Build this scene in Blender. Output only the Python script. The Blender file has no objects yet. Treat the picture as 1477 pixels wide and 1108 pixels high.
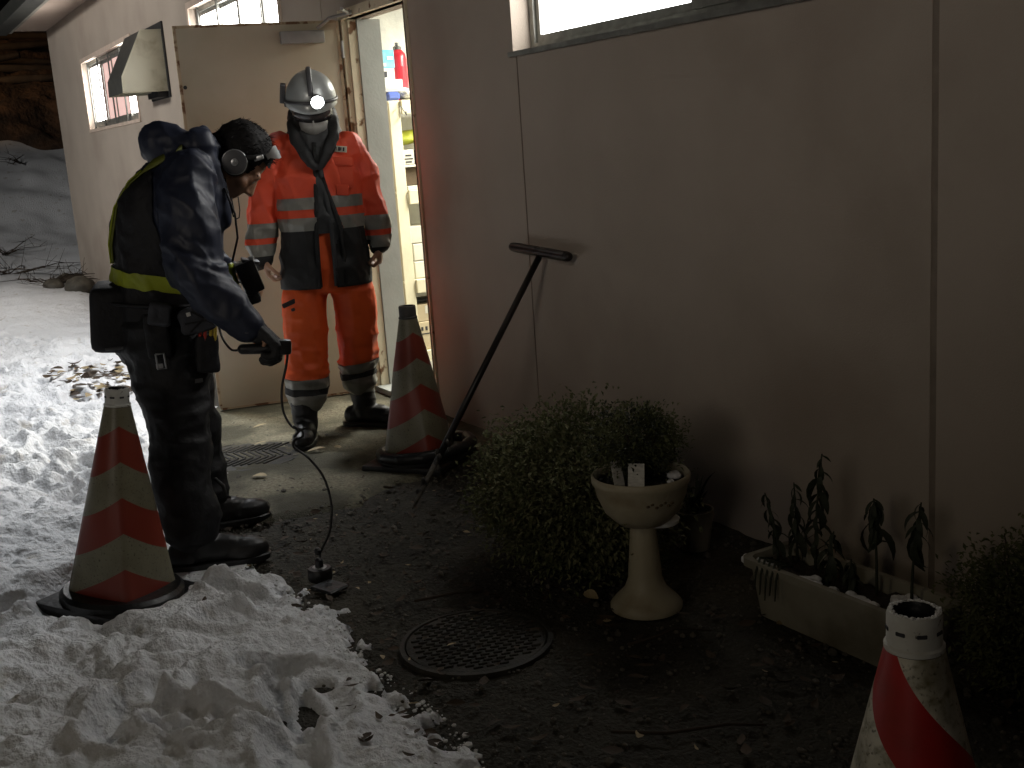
import bpy, bmesh, math, random
import numpy as np
from mathutils import Vector, Matrix

random.seed(7)
RNG = np.random.default_rng(7)
R = math.radians
scene = bpy.context.scene
COL = scene.collection

# ------------------------------------------------------------------ camera
cam_d = bpy.data.cameras.new('camera')
cam = bpy.data.objects.new('camera', cam_d)
COL.objects.link(cam)
cam_d.sensor_fit = 'HORIZONTAL'
cam_d.sensor_width = 36.0
cam_d.lens = 36.0 * 1650.0 / 1477.0
cam_d.clip_start = 0.05
cam_d.clip_end = 400
_d1 = np.array([-968., -284., 1650.]); _d1 /= np.linalg.norm(_d1)
_n = np.array([567., 7857., 1650.]); _n /= np.linalg.norm(_n)
_n = _n - _d1 * (_n @ _d1); _n /= np.linalg.norm(_n)
_X = -_d1; _Z = -_n; _Y = np.cross(_Z, _X)
_W = np.stack([_X, _Y, _Z])                 # world from camera axes (right, down, forward)
_M = Matrix.Identity(4)
for _i in range(3):
    _M[_i][0] = _W[_i, 0]; _M[_i][1] = -_W[_i, 1]; _M[_i][2] = -_W[_i, 2]
_M[2][3] = 1.36
cam.matrix_world = _M
scene.camera = cam

# ------------------------------------------------------------------ night sky
world = bpy.data.worlds.new('World')
scene.world = world
world.use_nodes = True
wn = world.node_tree
bg = wn.nodes['Background']
sky = wn.nodes.new('ShaderNodeTexSky')
sky.sky_type = 'NISHITA'
sky.sun_disc = False
sky.sun_elevation = R(1.0)
sky.sun_rotation = R(60)
wn.links.new(sky.outputs[0], bg.inputs[0])
bg.inputs[1].default_value = 0.006

# ------------------------------------------------------------------ lamps of the place and added fill lights
def lamp(name, kind, loc, energy, color, target=None, **kw):
    d = bpy.data.lights.new(name, kind)
    d.energy = energy; d.color = color
    for k, v in kw.items(): setattr(d, k, v)
    o = bpy.data.objects.new(name, d)
    COL.objects.link(o)
    o.location = loc
    if target is not None:
        o.rotation_euler = (Vector(target) - Vector(loc)).to_track_quat('-Z', 'Y').to_euler()
    return o

# added fill spot behind the camera, tipped up to brighten the wall
lamp('wall_fill_spot', 'SPOT', (2.5, -5.5, 3.4), 560, (1.0, 0.90, 0.79), (-3.6, 2.4, 3.6),
     spot_size=R(50), spot_blend=1.0, shadow_soft_size=1.0)
# unseen spot, added to brighten the building's far end and the slope
lamp('far_wall_fill_spot', 'SPOT', (-9.2, -4.5, 3.6), 1150, (1.0, 0.97, 0.93), (-13.0, 2.5, 3.0),
     spot_size=R(80), spot_blend=0.7, shadow_soft_size=0.3)
# lamp under the eave, above the picture, between the door and the windows
lamp('eave_lamp_light', 'SPOT', (-6.70, 1.45, 2.85), 270, (0.96, 0.98, 1.0), (-7.1, 0.0, 0.0), spot_size=R(130), spot_blend=0.55, shadow_soft_size=0.10)
# overhead spot added to brighten the foreground snow and the nearest cone
lamp('foreground_fill_spot', 'SPOT', (-1.7, -2.6, 3.2), 29, (1.0, 0.84, 0.58), (-1.75, 0.5, 0.0),
     spot_size=R(70), spot_blend=1.0, shadow_soft_size=0.2)
# warm spot out of view, put in to light the brown bank
lamp('bank_fill_spot', 'SPOT', (-20.0, -3.0, 5.5), 450, (1.0, 0.62, 0.32), (-25.0, 3.2, 3.0),
     spot_size=R(60), spot_blend=0.8, shadow_soft_size=0.3)
# fluorescent tubes inside the store room
lamp('store_room_tube_light', 'AREA', (-5.75, 3.95, 2.36), 150, (1.0, 0.97, 0.87), (-5.75, 3.95, 0),
     shape='RECTANGLE', size=1.2, size_y=0.12)

scene.render.engine = 'CYCLES'
scene.view_settings.view_transform = 'Standard'
scene.view_settings.look = 'None'
scene.view_settings.exposure = 0.0
scene.view_settings.gamma = 1.0
scene.view_settings.use_curve_mapping = False
scene.cycles.use_denoising = True
scene.cycles.max_bounces = 6
scene.cycles.diffuse_bounces = 3
scene.cycles.sample_clamp_indirect = 4.0

# ================================================================== helpers
def hash3(ix, iy, iz, seed):
    h = (ix.astype(np.int64) * 374761393 + iy.astype(np.int64) * 668265263 + iz.astype(np.int64) * 2147483647 + seed * 974634877) & 0xFFFFFFFF
    h = ((h ^ (h >> 13)) * 1274126177) & 0xFFFFFFFF
    h = h ^ (h >> 16)
    return (h & 0xFFFFFF) / float(0xFFFFFF)

def vnoise(p, seed=0):
    p = np.asarray(p, float)
    i = np.floor(p).astype(np.int64); f = p - i
    f = f * f * f * (f * (f * 6 - 15) + 10)
    out = 0
    for dx in (0, 1):
        wx = f[:, 0] if dx else 1 - f[:, 0]
        for dy in (0, 1):
            wy = f[:, 1] if dy else 1 - f[:, 1]
            for dz in (0, 1):
                wz = f[:, 2] if dz else 1 - f[:, 2]
                out = out + wx * wy * wz * hash3(i[:, 0] + dx, i[:, 1] + dy, i[:, 2] + dz, seed)
    return out * 2 - 1

def fbm(p, octv=4, seed=0, billow=False):
    p = np.asarray(p, float); a = 1.0; s = 0; t = 0
    for o in range(octv):
        n = vnoise(p, seed + o * 17)
        if billow: n = np.abs(n) * 2 - 1
        s = s + a * n; t += a; a *= 0.5; p = p * 2.03 + 11.7
    return s / t

def worley2(x, y, seed=0):
    ix = np.floor(x).astype(np.int64); iy = np.floor(y).astype(np.int64)
    best = np.full(x.shape, 9.0)
    z = np.zeros_like(ix)
    for dx in (-1, 0, 1):
        for dy in (-1, 0, 1):
            cx = ix + dx; cy = iy + dy
            px = cx + hash3(cx, cy, z, seed); py = cy + hash3(cx, cy, z, seed + 5)
            best = np.minimum(best, (px - x) ** 2 + (py - y) ** 2)
    return np.sqrt(best)

def new_mesh(name, V, F, mats=None, idx=None, smooth=False):
    me = bpy.data.meshes.new(name)
    me.from_pydata([tuple(v) for v in V], [], [tuple(int(i) for i in f) for f in F])
    if mats is not None:
        for m in (mats if isinstance(mats, (list, tuple)) else [mats]): me.materials.append(m)
    if idx is not None: me.polygons.foreach_set('material_index', np.asarray(idx, dtype=np.int32))
    if smooth: me.polygons.foreach_set('use_smooth', [True] * len(me.polygons))
    me.update()
    return me

def link(name, me, parent=None, loc=None, rot=None):
    o = bpy.data.objects.new(name, me)
    COL.objects.link(o)
    if parent is not None: o.parent = parent
    if loc is not None: o.location = loc
    if rot is not None: o.rotation_euler = rot
    return o

def tag(o, label, cat, group=None):
    o['label'] = label; o['category'] = cat
    if group: o['group'] = group
    return o

def thing(name, label, cat, loc=(0, 0, 0), rotz=0.0, group=None):
    o = bpy.data.objects.new(name, None)
    o.empty_display_size = 0.1
    COL.objects.link(o)
    o.location = loc; o.rotation_euler = (0, 0, rotz)
    return tag(o, label, cat, group)

def kind(o, k):
    o['kind'] = k
    return o

def copy_tree(o, parent=None):
    c = o.copy(); COL.objects.link(c)
    if parent is not None: c.parent = parent
    for ch in list(o.children): copy_tree(ch, c)
    return c

def frame_z(d):
    d = Vector(d).normalized()
    a = Vector((0, 0, 1)) if abs(d.z) < 0.95 else Vector((0, 1, 0))
    u = a.cross(d).normalized()
    v = d.cross(u).normalized()
    return u, v

class MB:
    """collects simple shapes into one mesh"""
    def __init__(s): s.V = []; s.F = []; s.I = []
    def add(s, V, F, m=0):
        b = len(s.V)
        s.V += [tuple(v) for v in V]
        s.F += [tuple(i + b for i in f) for f in F]
        s.I += [m] * len(F)
    def box(s, lo, hi, m=0, mat=None):
        x0, y0, z0 = lo; x1, y1, z1 = hi
        V = [(x0, y0, z0), (x1, y0, z0), (x1, y1, z0), (x0, y1, z0), (x0, y0, z1), (x1, y0, z1), (x1, y1, z1), (x0, y1, z1)]
        if mat is not None: V = [tuple(mat @ Vector(v)) for v in V]
        s.add(V, [(0, 3, 2, 1), (4, 5, 6, 7), (0, 1, 5, 4), (1, 2, 6, 5), (2, 3, 7, 6), (3, 0, 4, 7)], m)
    def rbox(s, c, size, r=0.01, m=0, rot=None, seg=2):
        bm = bmesh.new()
        bmesh.ops.create_cube(bm, size=1.0)
        bmesh.ops.scale(bm, vec=size, verts=bm.verts)
        bmesh.ops.bevel(bm, geom=bm.edges[:], offset=r, segments=seg, profile=0.6, affect='EDGES')
        mt = Matrix.Translation(c)
        if rot is not None: mt = mt @ (rot if isinstance(rot, Matrix) else Matrix.Rotation(rot[2], 4, 'Z') @ Matrix.Rotation(rot[1], 4, 'Y') @ Matrix.Rotation(rot[0], 4, 'X'))
        bm.transform(mt)
        bm.verts.index_update()
        s.add([v.co[:] for v in bm.verts], [[v.index for v in f.verts] for f in bm.faces], m)
        bm.free()
    def tube(s, pts, rad, n=8, m=0, cap=True, flat=None):
        pts = [Vector(p) for p in pts]
        rad = list(rad) if isinstance(rad, (list, tuple)) else [rad] * len(pts)
        V = []; u0 = None
        for i, p in enumerate(pts):
            d = (pts[min(i + 1, len(pts) - 1)] - pts[max(i - 1, 0)])
            if d.length < 1e-9: d = Vector((0, 0, 1))
            d.normalize()
            if u0 is None: u0, v0 = frame_z(d)
            else:
                u0 = (u0 - d * u0.dot(d)); u0.normalize()
            v0 = d.cross(u0)
            for k in range(n):
                a = 2 * math.pi * k / n
                V.append(p + (u0 * math.cos(a) + v0 * math.sin(a) * (flat or 1.0)) * rad[i])
        F = []
        for i in range(len(pts) - 1):
            for k in range(n):
                a = i * n + k; b = i * n + (k + 1) % n
                F.append((a, b, b + n, a + n))
        if cap:
            F.append(tuple(range(n - 1, -1, -1))); F.append(tuple(range((len(pts) - 1) * n, len(pts) * n)))
        s.add(V, F, m)
    def lathe(s, prof, n=24, c=(0, 0, 0), m=0, mat=None):
        V = []; F = []
        for (r, z) in prof:
            for k in range(n):
                a = 2 * math.pi * k / n
                V.append((c[0] + r * math.cos(a), c[1] + r * math.sin(a), c[2] + z))
        for i in range(len(prof) - 1):
            for k in range(n):
                a = i * n + k; b = i * n + (k + 1) % n
                F.append((a, b, b + n, a + n))
        F.append(tuple(range(n - 1, -1, -1))); F.append(tuple(range((len(prof) - 1) * n, len(prof) * n)))
        if mat is not None: V = [tuple(mat @ Vector(v)) for v in V]
        s.add(V, F, m)
    def ell(s, c, r, m=0, rot=None, nu=16, nv=10):
        V = []; F = []
        mt = rot if rot is not None else Matrix.Identity(3)
        c = Vector(c)
        V.append(c + mt @ Vector((0, 0, r[2])))
        for i in range(1, nv):
            t = math.pi * i / nv
            for k in range(nu):
                a = 2 * math.pi * k / nu
                V.append(c + mt @ Vector((r[0] * math.sin(t) * math.cos(a), r[1] * math.sin(t) * math.sin(a), r[2] * math.cos(t))))
        V.append(c + mt @ Vector((0, 0, -r[2])))
        for k in range(nu): F.append((0, 1 + k, 1 + (k + 1) % nu))
        for i in range(nv - 2):
            for k in range(nu):
                a = 1 + i * nu + k; b = 1 + i * nu + (k + 1) % nu
                F.append((a, a + nu, b + nu, b))
        L = len(V) - 1; o = 1 + (nv - 2) * nu
        for k in range(nu): F.append((o + k, L, o + (k + 1) % nu))
        s.add(V, F, m)
    def capsule(s, a, b, ra, rb=None, n=12, m=0, flat=None):
        a = Vector(a); b = Vector(b); rb = ra if rb is None else rb
        d = (b - a)
        if d.length < 1e-6: d = Vector((0, 0, 1e-4))
        dn = d.normalized()
        pts = []; rs = []
        for t in (90, 65, 40, 18): pts.append(a - dn * ra * math.sin(R(t))); rs.append(max(ra * math.cos(R(t)), 1e-4))
        pts += [a, a.lerp(b, 0.5), b]; rs += [ra, (ra + rb) / 2, rb]
        for t in (18, 40, 65, 90): pts.append(b + dn * rb * math.sin(R(t))); rs.append(max(rb * math.cos(R(t)), 1e-4))
        s.tube(pts, rs, n=n, m=m, flat=flat)
    def loft(s, rings, n=28, m=0):
        """rings: (center, u, v, a, b, exponent)"""
        V = []
        for (c, u, v, a, b, e) in rings:
            c = Vector(c); u = Vector(u); v = Vector(v)
            for k in range(n):
                t = 2 * math.pi * k / n
                ct, st = math.cos(t), math.sin(t)
                x = math.copysign(abs(ct) ** (2 / e), ct) * a; y = math.copysign(abs(st) ** (2 / e), st) * b
                V.append(c + u * x + v * y)
        F = []
        for i in range(len(rings) - 1):
            for k in range(n):
                a = i * n + k; b = i * n + (k + 1) % n
                F.append((a, b, b + n, a + n))
        F.append(tuple(range(n - 1, -1, -1))); F.append(tuple(range((len(rings) - 1) * n, len(rings) * n)))
        s.add(V, F, m)
    def build(s, name, mats, parent=None, smooth=False, loc=None, rot=None):
        me = new_mesh(name, s.V, s.F, mats, s.I, smooth)
        return link(name, me, parent, loc, rot)

def auto_smooth(o, ang=35):
    me = o.data
    me.polygons.foreach_set('use_smooth', [True] * len(me.polygons))
    bm = bmesh.new(); bm.from_mesh(me)
    for e in bm.edges:
        if len(e.link_faces) == 2:
            e.smooth = e.calc_face_angle(0) < R(ang)
    bm.to_mesh(me); bm.free()
    return o

def remesh(mb, voxel, smooth=4):
    """one continuous skin round everything in mb: vertices and faces as arrays"""
    me = new_mesh('tmp', mb.V, mb.F)
    o = bpy.data.objects.new('tmp', me); COL.objects.link(o)
    md = o.modifiers.new('r', 'REMESH'); md.mode = 'VOXEL'; md.voxel_size = voxel
    if smooth:
        sm = o.modifiers.new('s', 'SMOOTH'); sm.factor = 0.5; sm.iterations = smooth
    dg = bpy.context.evaluated_depsgraph_get()
    ev = o.evaluated_get(dg)
    m2 = bpy.data.meshes.new_from_object(ev)
    V = np.empty(len(m2.vertices) * 3); m2.vertices.foreach_get('co', V); V = V.reshape(-1, 3)
    N = np.empty(len(m2.vertices) * 3); m2.vertices.foreach_get('normal', N); N = N.reshape(-1, 3)
    F = [tuple(p.vertices) for p in m2.polygons]
    bpy.data.objects.remove(o); bpy.data.meshes.remove(me); bpy.data.meshes.remove(m2)
    return V, N, F

def normals_of(V, F):
    me = new_mesh('tmp', V, F)
    N = np.empty(len(V) * 3); me.vertices.foreach_get('normal', N)
    bpy.data.meshes.remove(me)
    return N.reshape(-1, 3)

def compact(V, F):
    used = sorted({i for f in F for i in f})
    mp = {j: k for k, j in enumerate(used)}
    return [V[j] for j in used], [tuple(mp[i] for i in f) for f in F]

def bisect(V, F, planes):
    bm = bmesh.new()
    vs = [bm.verts.new(v) for v in V]
    for f in F:
        try: bm.faces.new([vs[i] for i in f])
        except ValueError: pass
    for co, no in planes:
        bmesh.ops.bisect_plane(bm, geom=bm.verts[:] + bm.edges[:] + bm.faces[:], plane_co=co, plane_no=no, dist=1e-5)
    bm.verts.index_update()
    V2 = np.array([v.co[:] for v in bm.verts]); F2 = [tuple(v.index for v in f.verts) for f in bm.faces]
    bm.free()
    return V2, F2

def seg_dist(P, a, b):
    a = np.array(a, float); b = np.array(b, float); d = b - a
    t = np.clip(((P - a) @ d) / (d @ d), 0, 1)
    return np.linalg.norm(P - (a + t[:, None] * d), axis=1)

# ------------------------------------------------------------------ materials
def mat(name, c1, c2=None, scale=8.0, rough=0.7, bump=0.0, bscale=60.0, metal=0.0, detail=6.0, lo=0.35, hi=0.65, emit=None, estr=0.0, stretch=None, spec=0.5, bdist=0.01, c3=None, s3=2.0, lo3=0.5, hi3=0.7, sheen=0.0, trans=0.0, coat=0.0):
    m = bpy.data.materials.new(name); m.use_nodes = True
    nt = m.node_tree; nd = nt.nodes; lk = nt.links
    b = nd['Principled BSDF']
    b.inputs['Roughness'].default_value = rough
    b.inputs['Metallic'].default_value = metal
    b.inputs['Specular IOR Level'].default_value = spec
    if sheen: b.inputs['Sheen Weight'].default_value = sheen
    if trans: b.inputs['Transmission Weight'].default_value = trans
    if coat: b.inputs['Coat Weight'].default_value = coat
    b.inputs['Base Color'].default_value = (*c1, 1)
    tc = nd.new('ShaderNodeTexCoord')
    src = tc.outputs['Object']
    if stretch:
        mp = nd.new('ShaderNodeMapping'); mp.inputs['Scale'].default_value = stretch
        lk.new(src, mp.inputs[0]); src = mp.outputs[0]
    if c2 is not None:
        nz = nd.new('ShaderNodeTexNoise'); nz.inputs['Scale'].default_value = scale; nz.inputs['Detail'].default_value = detail
        lk.new(src, nz.inputs[0])
        rp = nd.new('ShaderNodeValToRGB')
        rp.color_ramp.elements[0].position = lo; rp.color_ramp.elements[0].color = (*c1, 1)
        rp.color_ramp.elements[1].position = hi; rp.color_ramp.elements[1].color = (*c2, 1)
        lk.new(nz.outputs[0], rp.inputs[0])
        out = rp.outputs[0]
        if c3 is not None:
            n3 = nd.new('ShaderNodeTexNoise'); n3.inputs['Scale'].default_value = s3; n3.inputs['Detail'].default_value = 8
            lk.new(tc.outputs['Object'], n3.inputs[0])
            mr = nd.new('ShaderNodeMapRange'); mr.inputs[1].default_value = lo3; mr.inputs[2].default_value = hi3
            lk.new(n3.outputs[0], mr.inputs[0])
            mx = nd.new('ShaderNodeMix'); mx.data_type = 'RGBA'
            lk.new(mr.outputs[0], mx.inputs[0]); lk.new(out, mx.inputs[6]); mx.inputs[7].default_value = (*c3, 1)
            out = mx.outputs[2]
        lk.new(out, b.inputs['Base Color'])
    if bump:
        nb = nd.new('ShaderNodeTexNoise'); nb.inputs['Scale'].default_value = bscale; nb.inputs['Detail'].default_value = 5
        lk.new(src, nb.inputs[0])
        bp = nd.new('ShaderNodeBump'); bp.inputs['Strength'].default_value = bump; bp.inputs['Distance'].default_value = bdist
        lk.new(nb.outputs[0], bp.inputs['Height']); lk.new(bp.outputs[0], b.inputs['Normal'])
    if emit is not None:
        b.inputs['Emission Color'].default_value = (*emit, 1); b.inputs['Emission Strength'].default_value = estr
    return m

M = {}
M['wall'] = mat('painted_stucco', (0.42, 0.358, 0.300), (0.38, 0.323, 0.268), 2.2, 0.85, 0.35, 160, c3=(0.31, 0.25, 0.205), s3=1.1, lo3=0.52, hi3=0.85, bdist=0.004)
M['soffit'] = mat('soffit_paint', (0.50, 0.40, 0.34), (0.45, 0.36, 0.30), 3, 0.8, 0.2, 90)
M['dark_metal'] = mat('dark_gutter', (0.02, 0.022, 0.02), (0.035, 0.035, 0.03), 6, 0.6)
M['fascia'] = mat('fascia_board', (0.30, 0.29, 0.25), (0.22, 0.21, 0.18), 5, 0.7, 0.2, 50)
M['joint'] = mat('joint_sealant', (0.17, 0.12, 0.09), (0.10, 0.065, 0.045), 9, 0.8)
M['joint_wide'] = mat('stained_joint', (0.27, 0.225, 0.18), (0.18, 0.145, 0.115), 7, 0.8, 0.2, 60)
M['trim'] = mat('trim_paint', (0.62, 0.50, 0.42), (0.52, 0.42, 0.34), 9, 0.7, 0.2, 80)
M['alu'] = mat('window_aluminium', (0.34, 0.34, 0.31), (0.24, 0.24, 0.22), 20, 0.45, metal=0.6)
M['alu_dark'] = mat('window_dark_aluminium', (0.10, 0.10, 0.09), (0.07, 0.07, 0.065), 20, 0.5, metal=0.5)
M['pane'] = mat('lit_frosted_glass', (0.85, 0.86, 0.84), rough=0.5, emit=(1.0, 0.985, 0.95), estr=10.0)
M['pane_far'] = mat('lit_frosted_glass_far', (0.85, 0.84, 0.80), (0.8, 0.78, 0.75), 1.2, rough=0.5, emit=(1.0, 0.97, 0.92), estr=22.0)
M['pane_dim'] = mat('lit_pink_curtained_glass', (0.6, 0.45, 0.42), rough=0.6, emit=(1.0, 0.62, 0.56), estr=0.6)
M['pane_grey'] = mat('lit_screened_glass', (0.45, 0.45, 0.42), rough=0.5, emit=(1.0, 0.98, 0.9), estr=0.38)
M['door'] = mat('cream_door_paint', (0.46, 0.405, 0.31), (0.42, 0.37, 0.28), 3.0, 0.5, 0.08, 30, c3=(0.36, 0.30, 0.2), s3=1.7, lo3=0.5, hi3=0.75)
M['door_rim'] = mat('door_edge_rust', (0.38, 0.30, 0.2), (0.13, 0.06, 0.025), 14, 0.7, 0.3, 60, lo=0.52, hi=0.6)
M['frame'] = mat('cream_frame_rusty', (0.66, 0.60, 0.45), (0.58, 0.52, 0.38), 5, 0.55, 0.1, 60, c3=(0.15, 0.07, 0.025), s3=13, lo3=0.60, hi3=0.66)
M['jamb_grey'] = mat('grey_jamb', (0.40, 0.42, 0.40), (0.34, 0.36, 0.34), 6, 0.6, 0.1, 60)
M['closer'] = mat('door_closer_grey', (0.30, 0.30, 0.29), (0.24, 0.24, 0.23), 12, 0.5, metal=0.2)
M['brown_edge'] = mat('brown_door_edge', (0.10, 0.055, 0.035), (0.05, 0.028, 0.018), 12, 0.7)
M['room'] = mat('room_plaster', (0.60, 0.60, 0.54), (0.46, 0.46, 0.42), 4.5, 0.8, 0.15, 40)
M['room_floor'] = mat('room_floor', (0.30, 0.29, 0.25), (0.22, 0.21, 0.18), 4, 0.6)
M['hood'] = mat('white_hood_metal', (0.56, 0.54, 0.42), (0.50, 0.47, 0.36), 4, 0.45, 0.1, 25, c3=(0.24, 0.2, 0.12), s3=5, lo3=0.56, hi3=0.8)
M['black'] = mat('matt_black', (0.012, 0.012, 0.013), (0.02, 0.02, 0.02), 30, 0.7, 0.2, 120)
M['soot'] = mat('soot_stain', (0.05, 0.04, 0.035), (0.03, 0.025, 0.02), 9, 0.9)
M['shelf'] = mat('cream_shelf_paint', (0.68, 0.64, 0.46), (0.60, 0.56, 0.40), 6, 0.5, 0.1, 40)
M['white_pl'] = mat('white_plastic', (0.70, 0.70, 0.66), (0.62, 0.62, 0.58), 8, 0.5)
M['paper'] = mat('white_paper', (0.62, 0.60, 0.50), (0.54, 0.52, 0.43), 14, 0.8, 0.1, 30)
M['card'] = mat('cardboard', (0.50, 0.42, 0.27), (0.44, 0.36, 0.23), 9, 0.8)
M['cyan'] = mat('cyan_print', (0.10, 0.42, 0.56), (0.25, 0.55, 0.62), 16, 0.5)
M['blue'] = mat('blue_plastic', (0.06, 0.10, 0.36), (0.09, 0.14, 0.42), 16, 0.4)
M['red_can'] = mat('red_canister', (0.50, 0.02, 0.03), (0.42, 0.015, 0.03), 10, 0.3)
M['lime'] = mat('lime_fabric', (0.38, 0.40, 0.03), (0.30, 0.33, 0.03), 12, 0.6)
M['brown'] = mat('brown_box', (0.10, 0.065, 0.03), (0.07, 0.045, 0.02), 12, 0.7)
M['ink'] = mat('dark_ink', (0.03, 0.03, 0.035), rough=0.7)
M['dirt'] = mat('wet_dirt', (0.042, 0.037, 0.025), (0.024, 0.021, 0.014), 5, 0.85, 1.0, 70, c3=(0.07, 0.058, 0.036), s3=1.6, lo3=0.5, hi3=0.75, bdist=0.02)
M['slab'] = mat('worn_concrete', (0.27, 0.245, 0.165), (0.14, 0.125, 0.085), 70, 0.8, 1.0, 150, c3=(0.060, 0.055, 0.032), s3=2.6, lo3=0.40, hi3=0.58, bdist=0.012)
M['stone'] = mat('gravel_stone', (0.12, 0.105, 0.08), (0.05, 0.045, 0.035), 9, 0.7, 0.4, 90)
M['iron'] = mat('cast_iron', (0.026, 0.025, 0.022), (0.042, 0.036, 0.026), 18, 0.65, 0.3, 120, metal=0.2)
M['litter'] = mat('dead_leaf', (0.075, 0.048, 0.026), (0.035, 0.023, 0.014), 6, 0.75, 0.3, 60)
M['litter_pale'] = mat('pale_dead_leaf', (0.42, 0.34, 0.20), (0.28, 0.21, 0.11), 12, 0.7, 0.3, 60)
M['twig'] = mat('twig_bark', (0.045, 0.03, 0.018), (0.03, 0.02, 0.012), 20, 0.8)
M['rubber'] = mat('black_rubber', (0.010, 0.010, 0.011), (0.016, 0.016, 0.016), 20, 0.38, 0.25, 50)
M['gum'] = mat('rubber_boot', (0.010, 0.010, 0.011), (0.016, 0.015, 0.015), 9, 0.45, 0.25, 18, bdist=0.02)
M['snowcrumb'] = mat('snow_crumb', (0.80, 0.80, 0.80), (0.72, 0.72, 0.72), 30, 0.7, 0.5, 80)
M['ceramic'] = mat('cream_ceramic', (0.40, 0.355, 0.25), (0.34, 0.295, 0.20), 5, 0.5, 0.15, 30, c3=(0.24, 0.19, 0.11), s3=9, lo3=0.55, hi3=0.75)
M['soil'] = mat('potting_soil', (0.02, 0.015, 0.01), (0.035, 0.027, 0.018), 30, 0.9, 0.8, 60)
M['trough'] = mat('weathered_trough', (0.28, 0.26, 0.20), (0.20, 0.185, 0.14), 7, 0.6, 0.2, 40, c3=(0.12, 0.10, 0.06), s3=5, lo3=0.52, hi3=0.72)
M['leaf'] = mat('shrub_leaf', (0.130, 0.135, 0.062), (0.075, 0.088, 0.038), 7, 0.75, spec=0.2)
M['leaf2'] = mat('shrub_leaf_pale', (0.22, 0.215, 0.12), (0.13, 0.13, 0.065), 7, 0.75, spec=0.2)
M['leafdark'] = mat('wilted_leaf', (0.026, 0.036, 0.015), (0.018, 0.02, 0.01), 9, 0.7)
M['card_label'] = mat('plant_card', (0.62, 0.60, 0.54), (0.42, 0.41, 0.37), 60, 0.6, stretch=(1, 1, 3))
M['navy'] = mat('navy_parka', (0.024, 0.030, 0.054), (0.016, 0.020, 0.038), 7, 0.52, 0.12, 40, bdist=0.01, spec=0.45)
M['vest'] = mat('black_vest', (0.006, 0.006, 0.008), (0.009, 0.009, 0.011), 30, 0.7, 0.3, 60)
M['pants'] = mat('black_trousers', (0.005, 0.005, 0.0065), (0.008, 0.008, 0.0095), 10, 0.7, 0.5, 16, bdist=0.02)
M['yellow'] = mat('lime_reflective', (0.36, 0.42, 0.02), (0.28, 0.33, 0.015), 10, 0.5, 0.2, 60)
M['yellow_dim'] = mat('lime_webbing', (0.17, 0.19, 0.02), (0.11, 0.125, 0.015), 20, 0.6)
M['skin'] = mat('skin', (0.42, 0.24, 0.15), (0.36, 0.19, 0.115), 12, 0.5, 0.15, 90)
M['hair'] = mat('black_hair', (0.006, 0.005, 0.005), (0.010, 0.009, 0.009), 60, 0.7, spec=0.25)
M['silver'] = mat('silver_metal', (0.55, 0.56, 0.56), (0.42, 0.43, 0.44), 14, 0.32, metal=0.8)
M['grey_pl'] = mat('grey_plastic', (0.10, 0.10, 0.105), (0.07, 0.07, 0.075), 14, 0.45)
M['grey_fab'] = mat('grey_fabric', (0.055, 0.058, 0.07), (0.035, 0.037, 0.045), 14, 0.7, 0.4, 40)
M['orange'] = mat('orange_parka', (0.80, 0.088, 0.032), (0.72, 0.070, 0.026), 8, 0.6, 0.22, 28, bdist=0.012)
M['orange_tr'] = mat('orange_trousers', (0.90, 0.125, 0.016), (0.80, 0.098, 0.013), 8, 0.6, 0.25, 24, bdist=0.012)
M['charcoal'] = mat('charcoal_fabric', (0.011, 0.011, 0.011), (0.018, 0.018, 0.0175), 14, 0.7, 0.3, 40)
M['lining'] = mat('grey_lining', (0.055, 0.058, 0.06), (0.035, 0.036, 0.038), 10, 0.6, 0.3, 30)
M['reflect'] = mat('grey_reflective_tape', (0.27, 0.26, 0.23), (0.20, 0.195, 0.17), 12, 0.42, 0.15, 60, metal=0.25)
M['helmet'] = mat('silver_helmet', (0.46, 0.48, 0.47), (0.38, 0.40, 0.40), 5, 0.34, metal=0.2, coat=0.2)
M['mask'] = mat('white_mask', (0.42, 0.41, 0.38), (0.36, 0.35, 0.32), 10, 0.8)
M['face_shade_visor'] = mat('shade_tinted_visor', (0.05, 0.045, 0.045), rough=0.2, spec=0.6)
M['beam'] = mat('headlamp_beam', (0.9, 0.95, 1.0), emit=(0.93, 1.0, 0.98), estr=30.0)
M['red_tool'] = mat('red_tool_grip', (0.40, 0.03, 0.015), rough=0.4)
M['yel_tool'] = mat('yellow_tool_grip', (0.50, 0.36, 0.03), rough=0.4)
M['tshaft'] = mat('black_steel_bar', (0.012, 0.011, 0.011), (0.022, 0.017, 0.014), 20, 0.38, metal=0.3)
M['mud'] = mat('muddy_steel', (0.10, 0.09, 0.075), (0.02, 0.018, 0.016), 30, 0.7, 0.6, 60, lo=0.45, hi=0.55)
M['bark'] = mat('bank_soil', (0.085, 0.045, 0.022), (0.03, 0.018, 0.011), 2.5, 0.9, 1.0, 8, bdist=0.08)
M['log'] = mat('fence_log', (0.08, 0.055, 0.035), (0.05, 0.035, 0.022), 5, 0.85, 0.5, 20)

def snow_mat():
    m = mat('snow', (0.80, 0.81, 0.83), (0.74, 0.75, 0.77), 3.0, 0.75, 0.9, 55, c3=(0.34, 0.29, 0.21), s3=9.0, lo3=0.62, hi3=0.80, bdist=0.015)
    return m
M['snow'] = snow_mat()

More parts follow.
